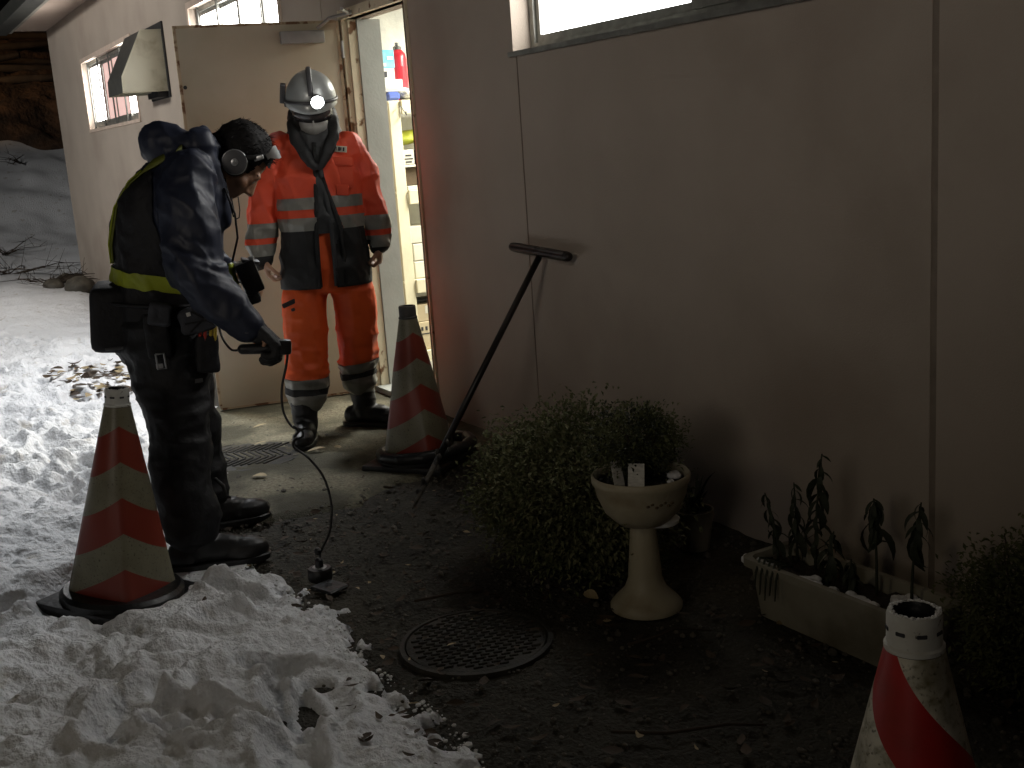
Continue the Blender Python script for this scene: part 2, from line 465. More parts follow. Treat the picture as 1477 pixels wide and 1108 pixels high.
def cone_mat(name, helix):
    """red and white bands that run round the cone on its own axes, with grime"""
    m = bpy.data.materials.new(name); m.use_nodes = True
    nt = m.node_tree; nd = nt.nodes; lk = nt.links; b = nd['Principled BSDF']
    tc = nd.new('ShaderNodeTexCoord'); sp = nd.new('ShaderNodeSeparateXYZ'); lk.new(tc.outputs['Object'], sp.inputs[0])
    def mth(op, a, bb=None, clamp=False):
        n = nd.new('ShaderNodeMath'); n.operation = op; n.use_clamp = clamp
        for i, q in enumerate((a, bb)):
            if q is None: continue
            if isinstance(q, (int, float)): n.inputs[i].default_value = q
            else: lk.new(q, n.inputs[i])
        return n.outputs[0]
    if helix:
        th = mth('ARCTAN2', sp.outputs[1], sp.outputs[0])
        s = mth('ADD', sp.outputs[2], mth('MULTIPLY', th, helix['c']))
        per, off = helix['per'], helix['off']
    else:
        s = mth('ADD', sp.outputs[2], mth('MULTIPLY', mth('ABSOLUTE', sp.outputs[1]), 0.68))
        per, off = 0.215, 0.055
    fr = mth('FRACT', mth('DIVIDE', mth('ADD', s, off), per))
    red = mth('GREATER_THAN', fr, 0.5)
    if helix: red = mth('MULTIPLY', red, mth('LESS_THAN', fr, 0.765))
    def noise(sc, lo, hi, det=8):
        n = nd.new('ShaderNodeTexNoise'); n.inputs['Scale'].default_value = sc; n.inputs['Detail'].default_value = det
        lk.new(tc.outputs['Object'], n.inputs[0])
        r = nd.new('ShaderNodeMapRange'); r.inputs[1].default_value = lo; r.inputs[2].default_value = hi
        lk.new(n.outputs[0], r.inputs[0]); return r.outputs[0]
    def mix(f, a, bb):
        x = nd.new('ShaderNodeMix'); x.data_type = 'RGBA'
        if isinstance(f, (int, float)): x.inputs[0].default_value = f
        else: lk.new(f, x.inputs[0])
        for i, q in ((6, a), (7, bb)):
            if isinstance(q, tuple): x.inputs[i].default_value = (*q, 1)
            else: lk.new(q, x.inputs[i])
        return x.outputs[2]
    white = mix(noise(14, 0.40, 0.75), helix['white'] if helix else (0.22, 0.205, 0.135), (0.17, 0.15, 0.095))
    white = mix(noise(150, 0.58, 0.72), white, (0.07, 0.06, 0.04))
    if helix: white = mix(noise(60, 0.50, 0.72, 12), white, (0.16, 0.14, 0.07))
    redc = mix(noise(9, 0.42, 0.8), (0.235, 0.036, 0.018) if not helix else (0.50, 0.02, 0.02), (0.24, 0.028, 0.016))
    lk.new(mix(red, white, redc), b.inputs['Base Color'])
    b.inputs['Roughness'].default_value = 0.42
    return m

# ================================================================== ground, snow and hill
D = 2.478                                   # the wall's outer face
EX = np.array([-20, -15.4, -12.8, -9.0, -7.3, -6.3, -5.5, -4.75, -4.25, -3.95, -3.72, -3.45, -3.1, -2.75, -2.4, -2.1, -1.2, 1.0])
EY = np.array([2.3, 2.40, 2.25, 2.0, 1.75, 1.62, 1.36, 1.18, 1.02, 0.97, 0.95, 1.00, 1.05, 1.00, 1.03, 1.03, 0.90, 0.6])

def snow_height(x, y):
    P = np.stack([x, y, np.zeros_like(x)], 1)
    edge = np.interp(x, EX, EY) + 0.10 * fbm(P * 3.1, 3, 3) + 0.07 * fbm(P * 14, 3, 9) + 0.05 * fbm(P * 42, 2, 10)
    s = edge - y
    near = np.clip((x + 13.5) / 3.5, 0, 1)                    # trampled near, smooth far
    prof = np.clip(s / 0.26, 0, 1) ** 0.75
    base = 0.045 * prof + 0.045 * np.clip(s / 0.8, 0, 1)
    Q = P + 0.05 * np.stack([fbm(P * 6, 2, 21), fbm(P * 6, 2, 22), 0 * x], 1)
    w1 = worley2(Q[:, 0] * 5.2, Q[:, 1] * 5.2, 4); w2 = worley2(Q[:, 0] * 11, Q[:, 1] * 11, 8)
    clod = np.clip(fbm(P * 2.2, 2, 40) * 1.2 + 0.55, 0.1, 1)
    w3 = worley2(Q[:, 0] * 27, Q[:, 1] * 27, 14)
    lump = 0.12 * (0.30 - np.minimum(w1, .75) ** 2) + 0.075 * (0.30 - np.minimum(w2, .75) ** 2) + 0.028 * (0.30 - np.minimum(w3, .75) ** 2)
    rough = 0.065 * fbm(Q * 3.6, 4, 31) + 0.026 * fbm(Q * 15, 4, 33) + 0.009 * fbm(Q * 60, 3, 35)
    h = base + prof * near * (0.40 + 0.60 * np.clip(s / 0.5, 0, 1)) * 0.72 * (lump * clod + rough) + prof * (1 - near) * 0.04 * fbm(P * 2.0, 4, 50)
    # boot prints
    for k in range(len(PRINTS)):
        px, py, pa, dp = PRINTS[k]
        dx = (x - px) * math.cos(pa) + (y - py) * math.sin(pa); dy = -(x - px) * math.sin(pa) + (y - py) * math.cos(pa)
        q = (dx / 0.15) ** 2 + (dy / 0.065) ** 2
        h = h - dp * np.clip(1.25 - q, 0, 1) ** 0.5 * prof + 0.02 * np.exp(-((q - 1.7) / 0.5) ** 2) * prof
    # pressed flat where the cone and the man stand
    for cx, cy, r0, hh in FLAT:
        d = np.hypot(x - cx, y - cy)
        k = np.clip((d - r0) / 0.09, 0, 1)
        h = np.where(h > hh, hh + (h - hh) * k, h)
    return np.where(s > 0, np.maximum(h, -0.02), -0.02 + 0 * h)

_r = np.random.default_rng(11)
PRINTS = [(_r.uniform(-8.5, -1.9), _r.uniform(-0.9, 1.0), _r.uniform(0, 3.14), _r.uniform(0.03, 0.075)) for _ in range(90)]
FLAT = [(-3.64, 0.563, 0.20, 0.012), (-3.80, 0.88, 0.13, 0.006), (-3.70, 0.84, 0.09, 0.016), (-3.76, 0.98, 0.10, 0.006), (-4.19, 1.10, 0.14, 0.0)]

def graded(stops):
    out = []
    for (a, b, s0, s1) in stops:
        p = a
        while p < b - 1e-6:
            t = (p - a) / (b - a); out.append(p); p += s0 + (s1 - s0) * t
    out.append(stops[-1][1])
    return np.array(out)

def grid_mesh(name, xs, ys, hfun, material, cut=None, smooth=True):
    X, Y = np.meshgrid(xs, ys, indexing='ij')
    x = X.ravel(); y = Y.ravel(); h = hfun(x, y)
    nx, ny = len(xs), len(ys)
    idx = np.arange(nx * ny).reshape(nx, ny)
    F = np.stack([idx[:-1, :-1].ravel(), idx[1:, :-1].ravel(), idx[1:, 1:].ravel(), idx[:-1, 1:].ravel()], 1)
    if cut is not None:
        F = F[(h[F] > cut).any(axis=1)]
    V = np.stack([x, y, h], 1)
    used = np.unique(F); mp = np.full(len(V), -1); mp[used] = np.arange(len(used))
    V = V[used]; F = mp[F]
    me = bpy.data.meshes.new(name)
    me.vertices.add(len(V)); me.vertices.foreach_set('co', V.ravel())
    me.loops.add(F.size); me.loops.foreach_set('vertex_index', F.ravel().astype(np.int32))
    me.polygons.add(len(F)); me.polygons.foreach_set('loop_start', (np.arange(len(F)) * 4).astype(np.int32))
    me.polygons.foreach_set('use_smooth', [smooth] * len(F))
    me.materials.append(material)
    me.update(calc_edges=True)
    return kind(link(name, me), 'structure')

def ground_h(x, y):
    P = np.stack([x, y, 0 * x], 1)
    near = np.clip((x + 6.5) / 1.5, 0, 1)
    return near * (0.012 * fbm(P * 5, 4, 60) + 0.006 * fbm(P * 22, 3, 61, True)) - 0.008

grid_mesh('ground', graded([(-60, -9, 3, 1.5), (-9, -5.5, 0.12, 0.04), (-5.5, -1.2, 0.022, 0.018), (-1.2, 1.5, 0.06, 0.15), (1.5, 30, 3, 6)]),
          graded([(-40, -1, 6, 0.6), (-1, 0.7, 0.12, 0.05), (0.7, 2.44, 0.018, 0.018), (2.44, 2.478, 0.02, 0.02), (2.478, 40, 1, 8)]), ground_h, M['dirt'])
grid_mesh('snow', graded([(-17.5, -9, 0.055, 0.04), (-9, -5, 0.03, 0.014), (-5, -1.9, 0.010, 0.0085), (-1.9, -0.9, 0.02, 0.03), (-0.9, 6, 0.1, 0.6)]),
          graded([(-14, -0.9, 1.0, 0.05), (-0.9, -0.1, 0.03, 0.012), (-0.1, 1.25, 0.009, 0.009), (1.25, 2.46, 0.016, 0.025)]), snow_height, M['snow'], cut=-0.012)

def hill_h(x, y):
    P = np.stack([x, y, 0 * x], 1)
    d = -16.4 - x
    z = np.interp(d, [-1, 0, 0.5, 2, 5.6, 6.4, 9, 11, 24], [-0.4, -0.03, 0.22, 0.62, 2.0, 2.45, 3.6, 3.9, 7.5])
    return z + 0.22 * fbm(P * 0.55, 4, 70) * np.clip(d / 2, 0, 1) + 0.05 * fbm(P * 3.0, 3, 71) * np.clip(d, 0, 1)
def bank_h(x, y):
    P = np.stack([x, y, 0 * x], 1)
    d = -16.4 - x
    return hill_h(x, y) + 0.35 * np.clip((d - 5.2 + 0.8 * fbm(P * 0.9, 3, 75)) / 0.5, -1, 1) + 0.16 * fbm(P * 1.8, 4, 76, True) * np.clip((d - 5) / 1, 0, 1)
grid_mesh('snow_slope', graded([(-24, -16.2, 0.12, 0.08)]), graded([(-14, -2, 0.8, 0.3), (-2, 7, 0.09, 0.09), (7, 22, 0.3, 1)]), hill_h, M['snow'])
grid_mesh('hill', graded([(-46, -28, 2, 0.5), (-28, -20, 0.12, 0.09)]), graded([(-20, -2, 1.2, 0.3), (-2, 8, 0.1, 0.1), (8, 30, 0.3, 1.5)]), bank_h, M['bark'])

slab = MB()
for i in range(10):
    pass
sb = bmesh.new()
_xs = np.linspace(-6.35, -4.05, 90); _ys = np.linspace(1.10, D - 0.003, 56)
SX, SY = np.meshgrid(_xs, _ys, indexing='ij')
def slab_h(x, y):
    P = np.stack([x, y, 0 * x], 1)
    e = np.minimum(np.minimum(x + 6.35, -4.05 - x - .25 * np.clip(y - 1.5, 0, 1)), y - 1.10) + 0.12 * fbm(P * 3.5, 4, 80) - .04
    return 0.014 + 0.004 * fbm(P * 9, 3, 81) + 0.003 * fbm(P * 40, 2, 82) - 0.045 * (np.clip(1 - e / 0.07, 0, 1)) ** 1.5
grid_mesh('doorstep_slab', _xs, _ys, slab_h, M['slab'])
sb.free()

# ================================================================== building
bld = thing('building', 'long low pink stucco building with lit windows and an open cream door', 'building', (-5.5, D, 0))
OFF = Vector((5.5, -D, 0))                   # world to the building's own axes
def bpart(mb, name, mats, parent=None, smooth=False):
    mb.V = [tuple(Vector(v) + OFF) for v in mb.V] if parent is None or parent is bld else mb.V
    return mb.build(name, mats, bld if parent is None else parent, smooth)
def sub(mb, name, mats, parent):
    mb.V = [tuple(Vector(v) + OFF) for v in mb.V]
    return mb.build(name, mats, parent)

T = 0.125
HOLES = [(-13.46, -11.05, 1.785, 2.49), (-8.99, -6.99, 1.785, 2.49), (-5.95, -5.20, 0.02, 2.05), (-4.215, -2.10, 1.712, 2.47)]
def wall_panel(x0, x1, z0=-0.3, z1=3.05):
    xs = sorted({x0, x1} | {v for h in HOLES for v in h[:2] if x0 < v < x1}); zs = sorted({z0, z1} | {v for h in HOLES for v in h[2:]})
    inside = lambda x, z: any(h[0] < x < h[1] and h[2] < z < h[3] for h in HOLES)
    m = MB()
    for i in range(len(xs) - 1):
        for j in range(len(zs) - 1):
            a, b, c, d = xs[i], xs[i + 1], zs[j], zs[j + 1]
            if inside((a + b) / 2, (c + d) / 2): continue
            m.add([(a, D, c), (b, D, c), (b, D, d), (a, D, d)], [(0, 1, 2, 3)])
            m.add([(a, D + T, c), (b, D + T, c), (b, D + T, d), (a, D + T, d)], [(3, 2, 1, 0)])
            for nx, nz, q in ((a - 1e-3, (c + d) / 2, 0), (b + 1e-3, (c + d) / 2, 1), ((a + b) / 2, c - 1e-3, 2), ((a + b) / 2, d + 1e-3, 3)):
                if inside(nx, nz) or nx < x0 or nx > x1 or nz < z0 or nz > z1:
                    if q == 0: m.add([(a, D, c), (a, D, d), (a, D + T, d), (a, D + T, c)], [(0, 1, 2, 3)])
                    if q == 1: m.add([(b, D, c), (b, D + T, c), (b, D + T, d), (b, D, d)], [(0, 1, 2, 3)])
                    if q == 2: m.add([(a, D, c), (a, D + T, c), (b, D + T, c), (b, D, c)], [(0, 1, 2, 3)])
                    if q == 3: m.add([(a, D, d), (b, D, d), (b, D + T, d), (a, D + T, d)], [(0, 1, 2, 3)])
    return m
G = 0.0050
JX = [-15.415, -6.30, -4.190, -2.083, 0.02, 2.2]
wall_parts = []
for i in range(len(JX) - 1):
    wg = lambda x: 0.011 if abs(x + 2.083) < .01 else G
    a, b = JX[i] + (0 if i == 0 else wg(JX[i])), JX[i + 1] - (0 if i == len(JX) - 2 else wg(JX[i + 1]))
    # the window over the joint keeps its opening in both neighbours
    wall_parts.append(bpart(wall_panel(a, b), 'wall_panel', [M['wall']]))
for x in JX[1:-1]:
    m = MB(); m.box((x - wg(x) - 0.002, D + 0.0025, -0.3), (x + wg(x) + 0.002, D + T - 0.01, 1.70 if abs(x + 4.19) < 0.05 else 3.05))
    bpart(m, 'joint_sealant', [M['joint_wide' if wg(x) > .008 else 'joint']])
m = MB(); m.box((-15.415, D + T, -0.3), (-15.29, 6.5, 3.05)); bpart(m, 'end_wall', [M['wall']])
m = MB(); m.box((-15.43, 2.09, 3.05), (3.0, 6.6, 3.075)); bpart(m, 'soffit', [M['soffit']])
m = MB(); m.box((-15.50, 2.045, 3.03), (3.0, 2.087, 3.26)); bpart(m, 'fascia_board', [M['fascia']])
m = MB(); m.box((-15.60, 1.86, 3.02), (3.0, 2.04, 3.16)); bpart(m, 'gutter', [M['dark_metal']])
m = MB(); m.box((-15.45, 2.08, 3.265), (3.0, 6.7, 3.36)); bpart(m, 'roof', [M['dark_metal']])

# store room behind the door, and plain walls behind the other windows
m = MB()
x0, x1, y0, y1 = -7.15, -2.0, D + T, 4.7
m.box((x0 - 0.1, y0, -0.1), (x0, y1 + 0.1, 2.62)); m.box((x1, y0, -0.1), (x1 + 0.1, y1 + 0.1, 2.62)); m.box((x0, y1, -0.1), (x1, y1 + 0.1, 2.62))
bpart(m, 'room_wall', [M['room']])
m = MB(); m.box((x0, D + 0.02, -0.2), (x1, y1, 0.005)); bpart(m, 'room_floor', [M['room_floor']])
m = MB(); m.box((x0, y0 + 0.001, 2.5), (x1, y1, 2.6)); bpart(m, 'room_ceiling', [M['room']])
m = MB(); m.box((-15.2, 4.0, -0.1), (-7.26, 4.1, 2.9)); bpart(m, 'back_wall', [M['room']])
m = MB(); m.box((-6.40, 3.86, 2.40), (-5.10, 4.04, 2.49)); bpart(m, 'tube_lamp_housing', [M['white_pl']])

def window(h, inset, panes, bars=False, split=None, trim=True, bottom=0.05):
    x0, x1, z0, z1 = h
    fr = MB(); y = D + inset
    w = 0.035
    fr.box((x0 + 0.002, y, z0 + 0.002), (x0 + w, y + 0.07, z1 - 0.002)); fr.box((x1 - w, y, z0 + 0.002), (x1 - 0.002, y + 0.07, z1 - 0.002))
    fr.box((x0 + w, y, z1 - w), (x1 - w, y + 0.07, z1 - 0.002)); fr.box((x0 + w, y, z0 + 0.002), (x1 - w, y + 0.07, z0 + bottom))
    f = bpart(fr, 'window', [M['alu']])
    n = len(panes); pw = (x1 - x0 - 2 * w) / n
    for i, (pm) in enumerate(panes):
        a = x0 + w + pw * i - (0.02 if i else 0); b = x0 + w + pw * (i + 1) + (0.01 if i < n - 1 else 0); yy = y + (0.012 if i % 2 == 0 else 0.036)
        s = MB(); sw = 0.03
        s.box((a, yy, z0 + bottom), (a + sw, yy + 0.02, z1 - w)); s.box((b - sw, yy, z0 + bottom), (b, yy + 0.02, z1 - w))
        s.box((a + sw, yy, z0 + bottom), (b - sw, yy + 0.02, z0 + bottom + sw)); s.box((a + sw, yy, z1 - w - sw), (b - sw, yy + 0.02, z1 - w))
        sub(s, 'sash', [M['alu']], f)
        g = MB(); g.box((a + sw - 0.004, yy + 0.008, z0 + bottom + sw - 0.004), (b - sw + 0.004, yy + 0.013, z1 - w - sw + 0.004))
        sub(g, 'pane', [M[pm]], f)
    if bars:
        xb = x0 + 0.12
        while xb < x1 - 0.05:
            g = MB(); g.tube([(xb, y - 0.02, z0 + 0.004), (xb, y - 0.02, z1 - 0.004)], 0.009, 6); sub(g, 'bar', [M['alu_dark']], f)
            xb += bars
    if trim:
        t = MB(); t.box((x0 - 0.05, D - 0.014, z0 - 0.03), (x1 + 0.05, D + inset - 0.001, z0 + 0.001)); sub(t, 'sill', [M['trim']], f)
        t = MB(); tw = 0.045
        t.box((x0 - tw, D - 0.010, z0 + 0.003), (x0 + 0.001, D - 0.0005, z1 + tw)); t.box((x1 - 0.001, D - 0.010, z0 + 0.003), (x1 + tw, D - 0.0005, z1 + tw)); t.box((x0 + 0.001, D - 0.010, z1 - 0.001), (x1 - 0.001, D - 0.0005, z1 + tw))
        sub(t, 'casing', [M['trim']], f)
    return f
window(HOLES[0], 0.05, ['pane_far', 'pane_dim', 'pane_dim', 'pane_far'], bars=0.55)
window(HOLES[1], 0.05, ['pane_far', 'pane_far', 'pane_far', 'pane_far'], bars=0.50)
fw = window(HOLES[3], 0.085, ['pane', 'pane_grey'], trim=False, bottom=0.030)
t = MB(); t.box((-4.225, D - 0.022, 1.693), (-2.09, D + 0.084, 1.7125)); sub(t, 'sill', [M['alu']], fw)
t = MB(); t.box((-3.14, D + 0.070, 1.745), (-2.14, D + 0.084, 1.775)); sub(t, 'insect_screen_rail', [M['alu']], fw)

# door frame and the open leaf
fr = MB()
fr.box((-5.998, D - 0.030, 0.0), (-5.950, D + 0.05, 2.098)); fr.box((-5.200, D - 0.012, 0.0), (-5.185, D + 0.05, 2.098)); fr.box((-5.950, D - 0.030, 2.050), (-5.200, D + 0.05, 2.098))
df = bpart(fr, 'door_frame', [M['frame']])
g = MB(); g.box((-5.949, D + 0.051, 0.0), (-5.930, D + T + 0.06, 2.048)); sub(g, 'jamb_liner', [M['jamb_grey']], df)
g = MB(); g.box((-5.949, D + 0.001, 0.0), (-5.938, D + 0.049, 2.048)); sub(g, 'stop', [M['frame']], df)
g = MB(); g.box((-5.949, D - 0.03, 0.006), (-5.201, D + 0.11, 0.045)); sub(g, 'threshold', [M['jamb_grey']], df)
g = MB(); g.box((-5.2105, D - 0.014, 0.0), (-5.2005, D + T + 0.02, 2.049)); sub(g, 'strike_jamb', [M['brown_edge']], df)

leaf = bpy.data.objects.new('door', None); COL.objects.link(leaf); leaf.parent = bld
leaf.location = Vector((-5.972, D - 0.045, 0.0)) + OFF
leaf.rotation_euler = (0, 0, R(-102.0))
lm = MB(); lm.rbox((0.425, 0.0, 1.0345), (0.85, 0.038, 2.021), 0.004); auto_smooth(lm.build('door_leaf', [M['door']], leaf))
lm = MB(); lm.box((-0.004, -0.022, 0.046), (0.012, 0.0225, 2.044)); lm.box((0.838, -0.0215, 0.046), (0.8535, 0.0215, 2.0465)); lm.box((0.012, -0.0215, 2.034), (0.838, 0.0215, 2.0475)); lm.box((0.012, -0.021, 0.0225), (0.838, 0.021, 0.034))
lm.build('edge_band', [M['door_rim']], leaf)
FS = 1.0                                    # the leaf's face towards the camera
lm = MB(); lm.rbox((0.20, FS * 0.046, 1.965), (0.23, 0.05, 0.062), 0.006); auto_smooth(lm.build('door_closer', [M['closer']], leaf))
lm = MB(); lm.tube([(0.12, FS * 0.055, 2.004), (0.05, FS * 0.075, 2.055), (-0.03, FS * 0.19, 2.062)], 0.009, 6); lm.tube([(-0.03, FS * 0.19, 2.062), (0.03, FS * 0.33, 2.068)], 0.009, 6); lm.lathe([(0.018, 0), (0.018, 0.02)], 10, (-0.03, FS * 0.19, 2.055))
lm.build('closer_arm', [M['closer']], leaf)
lm = MB(); lm.lathe([(0.010, 0), (0.010, 0.008)], 10, (0, 0, 0), mat=Matrix.Translation((0.825, FS * 0.019, 1.74)) @ Matrix.Rotation(R(-90), 4, 'X')); lm.build('peg', [M['black']], leaf)
for zz in (0.25, 1.05, 1.85):
    lm = MB(); lm.tube([(-0.012, FS * 0.022, zz), (-0.012, FS * 0.022, zz + 0.09)], 0.008, 8); lm.build('hinge', [M['closer']], leaf)

# vent hood
xr, xl = -9.83, -10.42
prof = [(D, 1.955), (2.10, 1.948), (2.106, 2.075), (2.295, 2.432), (D, 2.436)]   # y, z
hd = MB()
V = [(xr, y, z) for y, z in prof] + [(xl, y, z) for y, z in prof]
hd.add(V, [(0, 1, 2, 3, 4)], 0); hd.add(V, [(9, 8, 7, 6, 5)], 0)
hd.add(V, [(3, 8, 9, 4)], 0); hd.add(V, [(1, 6, 7, 2), (2, 7, 8, 3)], 1)
vh = bpart(hd, 'vent_hood', [M['hood'], M['alu_dark']])
e = MB()
for (ya, za), (yb, zb) in zip(prof[:-1], prof[1:]):
    e.tube([(xr + 0.002, ya, za), (xr + 0.002, yb, zb)], 0.006, 5)
sub(e, 'rim', [M['hood']], vh)
e = MB(); e.box((-10.45, D - 0.016, 1.90), (-9.80, D - 0.001, 2.50)); sub(e, 'flange', [M['black']], vh)
e = MB(); e.box((-10.2, D - 0.10, 1.905), (-9.86, D - 0.017, 1.95)); sub(e, 'flap', [M['black']], vh)

# ================================================================== store room shelf and what lies on it
SXf = -6.6
sh = thing('storage_shelf', 'cream painted wooden shelf rack standing inside the lit doorway', 'shelf', (SXf - 0.2, 3.4, 0.005))
def shp(name, lo, hi, mt='shelf', r=0.003):
    m = MB(); c = [(a + b) / 2 for a, b in zip(lo, hi)]; s = [b - a for a, b in zip(lo, hi)]
    m.rbox((c[0] - (SXf - 0.2), c[1] - 3.4, c[2] - 0.005), s, r, seg=1)
    return m.build(name, [M[mt]], sh)
for yy in (2.975, 3.83):
    for xx in (SXf - 0.06, SXf - 0.46):
        shp('post', (xx, yy, 0.006), (xx + 0.058, yy + 0.075, 1.64))
for zz in (0.075, 0.535, 1.095, 1.645):
    shp('shelf_board', (SXf - 0.46, 2.970, zz - 0.018), (SXf - 0.004, 3.91, zz))
    shp('front_rail', (SXf - 0.0035, 3.052, zz - 0.085), (SXf + 0.018, 3.828, zz + 0.001))
mh = MB(); mh.tube([(SXf + 0.02 - (SXf - 0.2), 3.035 - 3.4, 1.60), (SXf + 0.05 - (SXf - 0.2), 3.035 - 3.4, 1.60), (SXf + 0.06 - (SXf - 0.2), 3.05 - 3.4, 1.565), (SXf + 0.05 - (SXf - 0.2), 3.065 - 3.4, 1.55), (SXf + 0.035 - (SXf - 0.2), 3.07 - 3.4, 1.57)], 0.004, 6)
mh.build('hook', [M['alu_dark']], sh)

def item(name, label, cat, lo, hi, mt, r=0.004, group=None, rz=0, print_=None):
    c = ((lo[0] + hi[0]) / 2, (lo[1] + hi[1]) / 2, lo[2])
    m = MB(); m.rbox((0, 0, (hi[2] - lo[2]) / 2), (hi[0] - lo[0], hi[1] - lo[1], hi[2] - lo[2]), r, seg=1)
    root = thing(name, label, cat, c, R(rz), group)
    m.build('body', [M[mt]], root)
    hx = (hi[0] - lo[0]) / 2 + 0.0015
    if print_:
        p = MB()
        for (y0, z0, y1, z1) in print_[1]: p.box((hx - 0.001, y0, z0), (hx + 0.0008, y1, z1))
        p.build('print', [M[print_[0]]], root)
    return root
zt = 1.646
# top of the rack
item('carton', 'cyan and white glove carton at the top of the stack on the rack', 'box', (SXf - 0.25, 2.965, 1.845), (SXf - 0.10, 3.085, 1.955), 'cyan', print_=('white_pl', [(-0.05, 0.012, 0.0, 0.03), (0.01, 0.05, 0.05, 0.07)]))
item('carton', 'white carton with a round dark picture below the cyan carton', 'box', (SXf - 0.25, 2.97, 1.775), (SXf - 0.09, 3.075, 1.844), 'white_pl', print_=('ink', [(-0.04, 0.015, 0.0, 0.05)]))
item('plastic_pack', 'clear white plastic pack in the middle of the stack on the rack', 'pack', (SXf - 0.26, 2.965, 1.700), (SXf - 0.05, 3.105, 1.774), 'white_pl', print_=('paper', [(-0.04, 0.01, 0.05, 0.025)]))
item('plastic_bin', 'blue plastic bin low on the rack top under the white pack', 'bin', (SXf - 0.22, 2.985, 1.647), (SXf - 0.03, 3.075, 1.699), 'blue', 0.015)
b = MB()
for k in range(9):
    b.ell((RNG.uniform(-0.05, 0.05), RNG.uniform(-0.05, 0.10), RNG.uniform(0.025, 0.06)), (0.045, 0.05, RNG.uniform(0.025, 0.042)))
V, N, F = remesh(b, 0.009, 2)
V = V + N * (0.006 * fbm(V * 45, 2, 3))[:, None]; V[:, 2] = np.maximum(V[:, 2], 0.002)
o = link('plastic_bag', new_mesh('plastic_bag', V, F, M['white_pl'], smooth=True), loc=(SXf - 0.10, 3.13, zt)); tag(o, 'crumpled white plastic bag lying on the rack top below the red canister', 'bag')
c = thing('canister', 'red metal canister standing on the rack top against the grey wall', 'canister', (SXf - 0.32, 3.21, zt))
m = MB(); m.lathe([(0.05, 0.0), (0.056, 0.006), (0.056, 0.27), (0.05, 0.30), (0.03, 0.325)], 20); auto_smooth(m.build('body', [M['red_can']], c))
m = MB(); m.lathe([(0.026, 0.326), (0.026, 0.345), (0.012, 0.35), (0.012, 0.37)], 14); m.build('cap', [M['alu_dark']], c)
m = MB(); m.lathe([(0.0568, 0.12), (0.0568, 0.22)], 20); m.build('label_band', [M['red_can']], c)
# upper compartment
b = MB(); b.ell((0, 0, 0.03), (0.10, 0.10, 0.035)); b.ell((0.0, 0.05, 0.06), (0.09, 0.08, 0.03)); b.ell((0, -0.04, 0.05), (0.08, 0.05, 0.03))
V, N, F = remesh(b, 0.01, 2); V = V + N * (0.006 * fbm(V * 30, 2, 5))[:, None]
o = link('folded_vest', new_mesh('folded_vest', V, F, M['lime'], smooth=True), loc=(SXf - 0.17, 3.12, 1.378)); tag(o, 'bundled lime green safety vest in the upper rack compartment', 'vest')
item('magazine_stack', 'stack of grey printed papers left in the upper rack compartment', 'papers', (SXf - 0.24, 3.052, 1.255), (SXf - 0.03, 3.13, 1.345), 'paper', 0.002, print_=('ink', [(-0.02, 0.01, 0.02, 0.02), (-0.03, 0.03, 0.03, 0.038), (-0.02, 0.05, 0.02, 0.06)]))
item('folder', 'dark folder beside the grey papers under the lime vest', 'folder', (SXf - 0.26, 3.14, 1.255), (SXf - 0.04, 3.32, 1.34), 'black')
tb = item('tray', 'thin pale tray resting on the brown box in the rack', 'tray', (SXf - 0.28, 3.05, 1.238), (SXf - 0.015, 3.36, 1.252), 'paper', 0.002)
item('storage_box', 'dark brown box under the pale tray in the rack', 'box', (SXf - 0.30, 3.06, 1.125), (SXf - 0.05, 3.36, 1.236), 'brown')
item('newspaper', 'flat grey newspaper lying on the second board of the rack', 'newspaper', (SXf - 0.26, 3.06, 1.0965), (SXf - 0.01, 3.36, 1.122), 'paper', 0.002)
# paper bundles in the middle compartment
k = 0
for col in range(3):
    for row in range(3):
        if (col, row) == (0, 3): continue
        y0 = 3.056 + col * 0.096 + (0.014 if row < 2 else 0.0); z0 = 0.537 + row * 0.112
        pos = ['nearest the left post', 'in the middle column', 'in the right hand column'][col]; hgt = ['bottom', 'middle', 'top'][row]
        item('paper_bundle', 'white paper bundle %s, %s of its pile in the rack' % (pos, hgt), 'bundle', (SXf - 0.22, y0, z0), (SXf - 0.035, y0 + 0.092, z0 + 0.109), 'paper', 0.006, 'white paper bundles stacked in the rack')
        k += 1
# lower compartment
item('cardboard_box', 'small cardboard box on top of the printed carton, low in the rack', 'box', (SXf - 0.25, 3.03, 0.26), (SXf - 0.02, 3.25, 0.37), 'card', print_=('paper', [(-0.03, 0.05, 0.03, 0.10)]))
item('cardboard_box', 'printed cardboard carton at the bottom of the rack', 'box', (SXf - 0.27, 3.02, 0.077), (SXf - 0.015, 3.30, 0.258), 'card', print_=('ink', [(-0.09, 0.10, -0.02, 0.107), (-0.09, 0.125, -0.075, 0.15), (-0.06, 0.125, -0.045, 0.15), (-0.03, 0.125, -0.015, 0.15)]))
b = MB()
for k in range(5): b.ell((0, -0.04 + 0.03 * k, 0.02), (0.05, 0.03, 0.02))
V, N, F = remesh(b, 0.008, 1)
o = link('black_bag', new_mesh('black_bag', V, F, M['black'], smooth=True), loc=(SXf - 0.1, 3.12, 0.371)); tag(o, 'small black bag lying on the small cardboard box', 'bag')

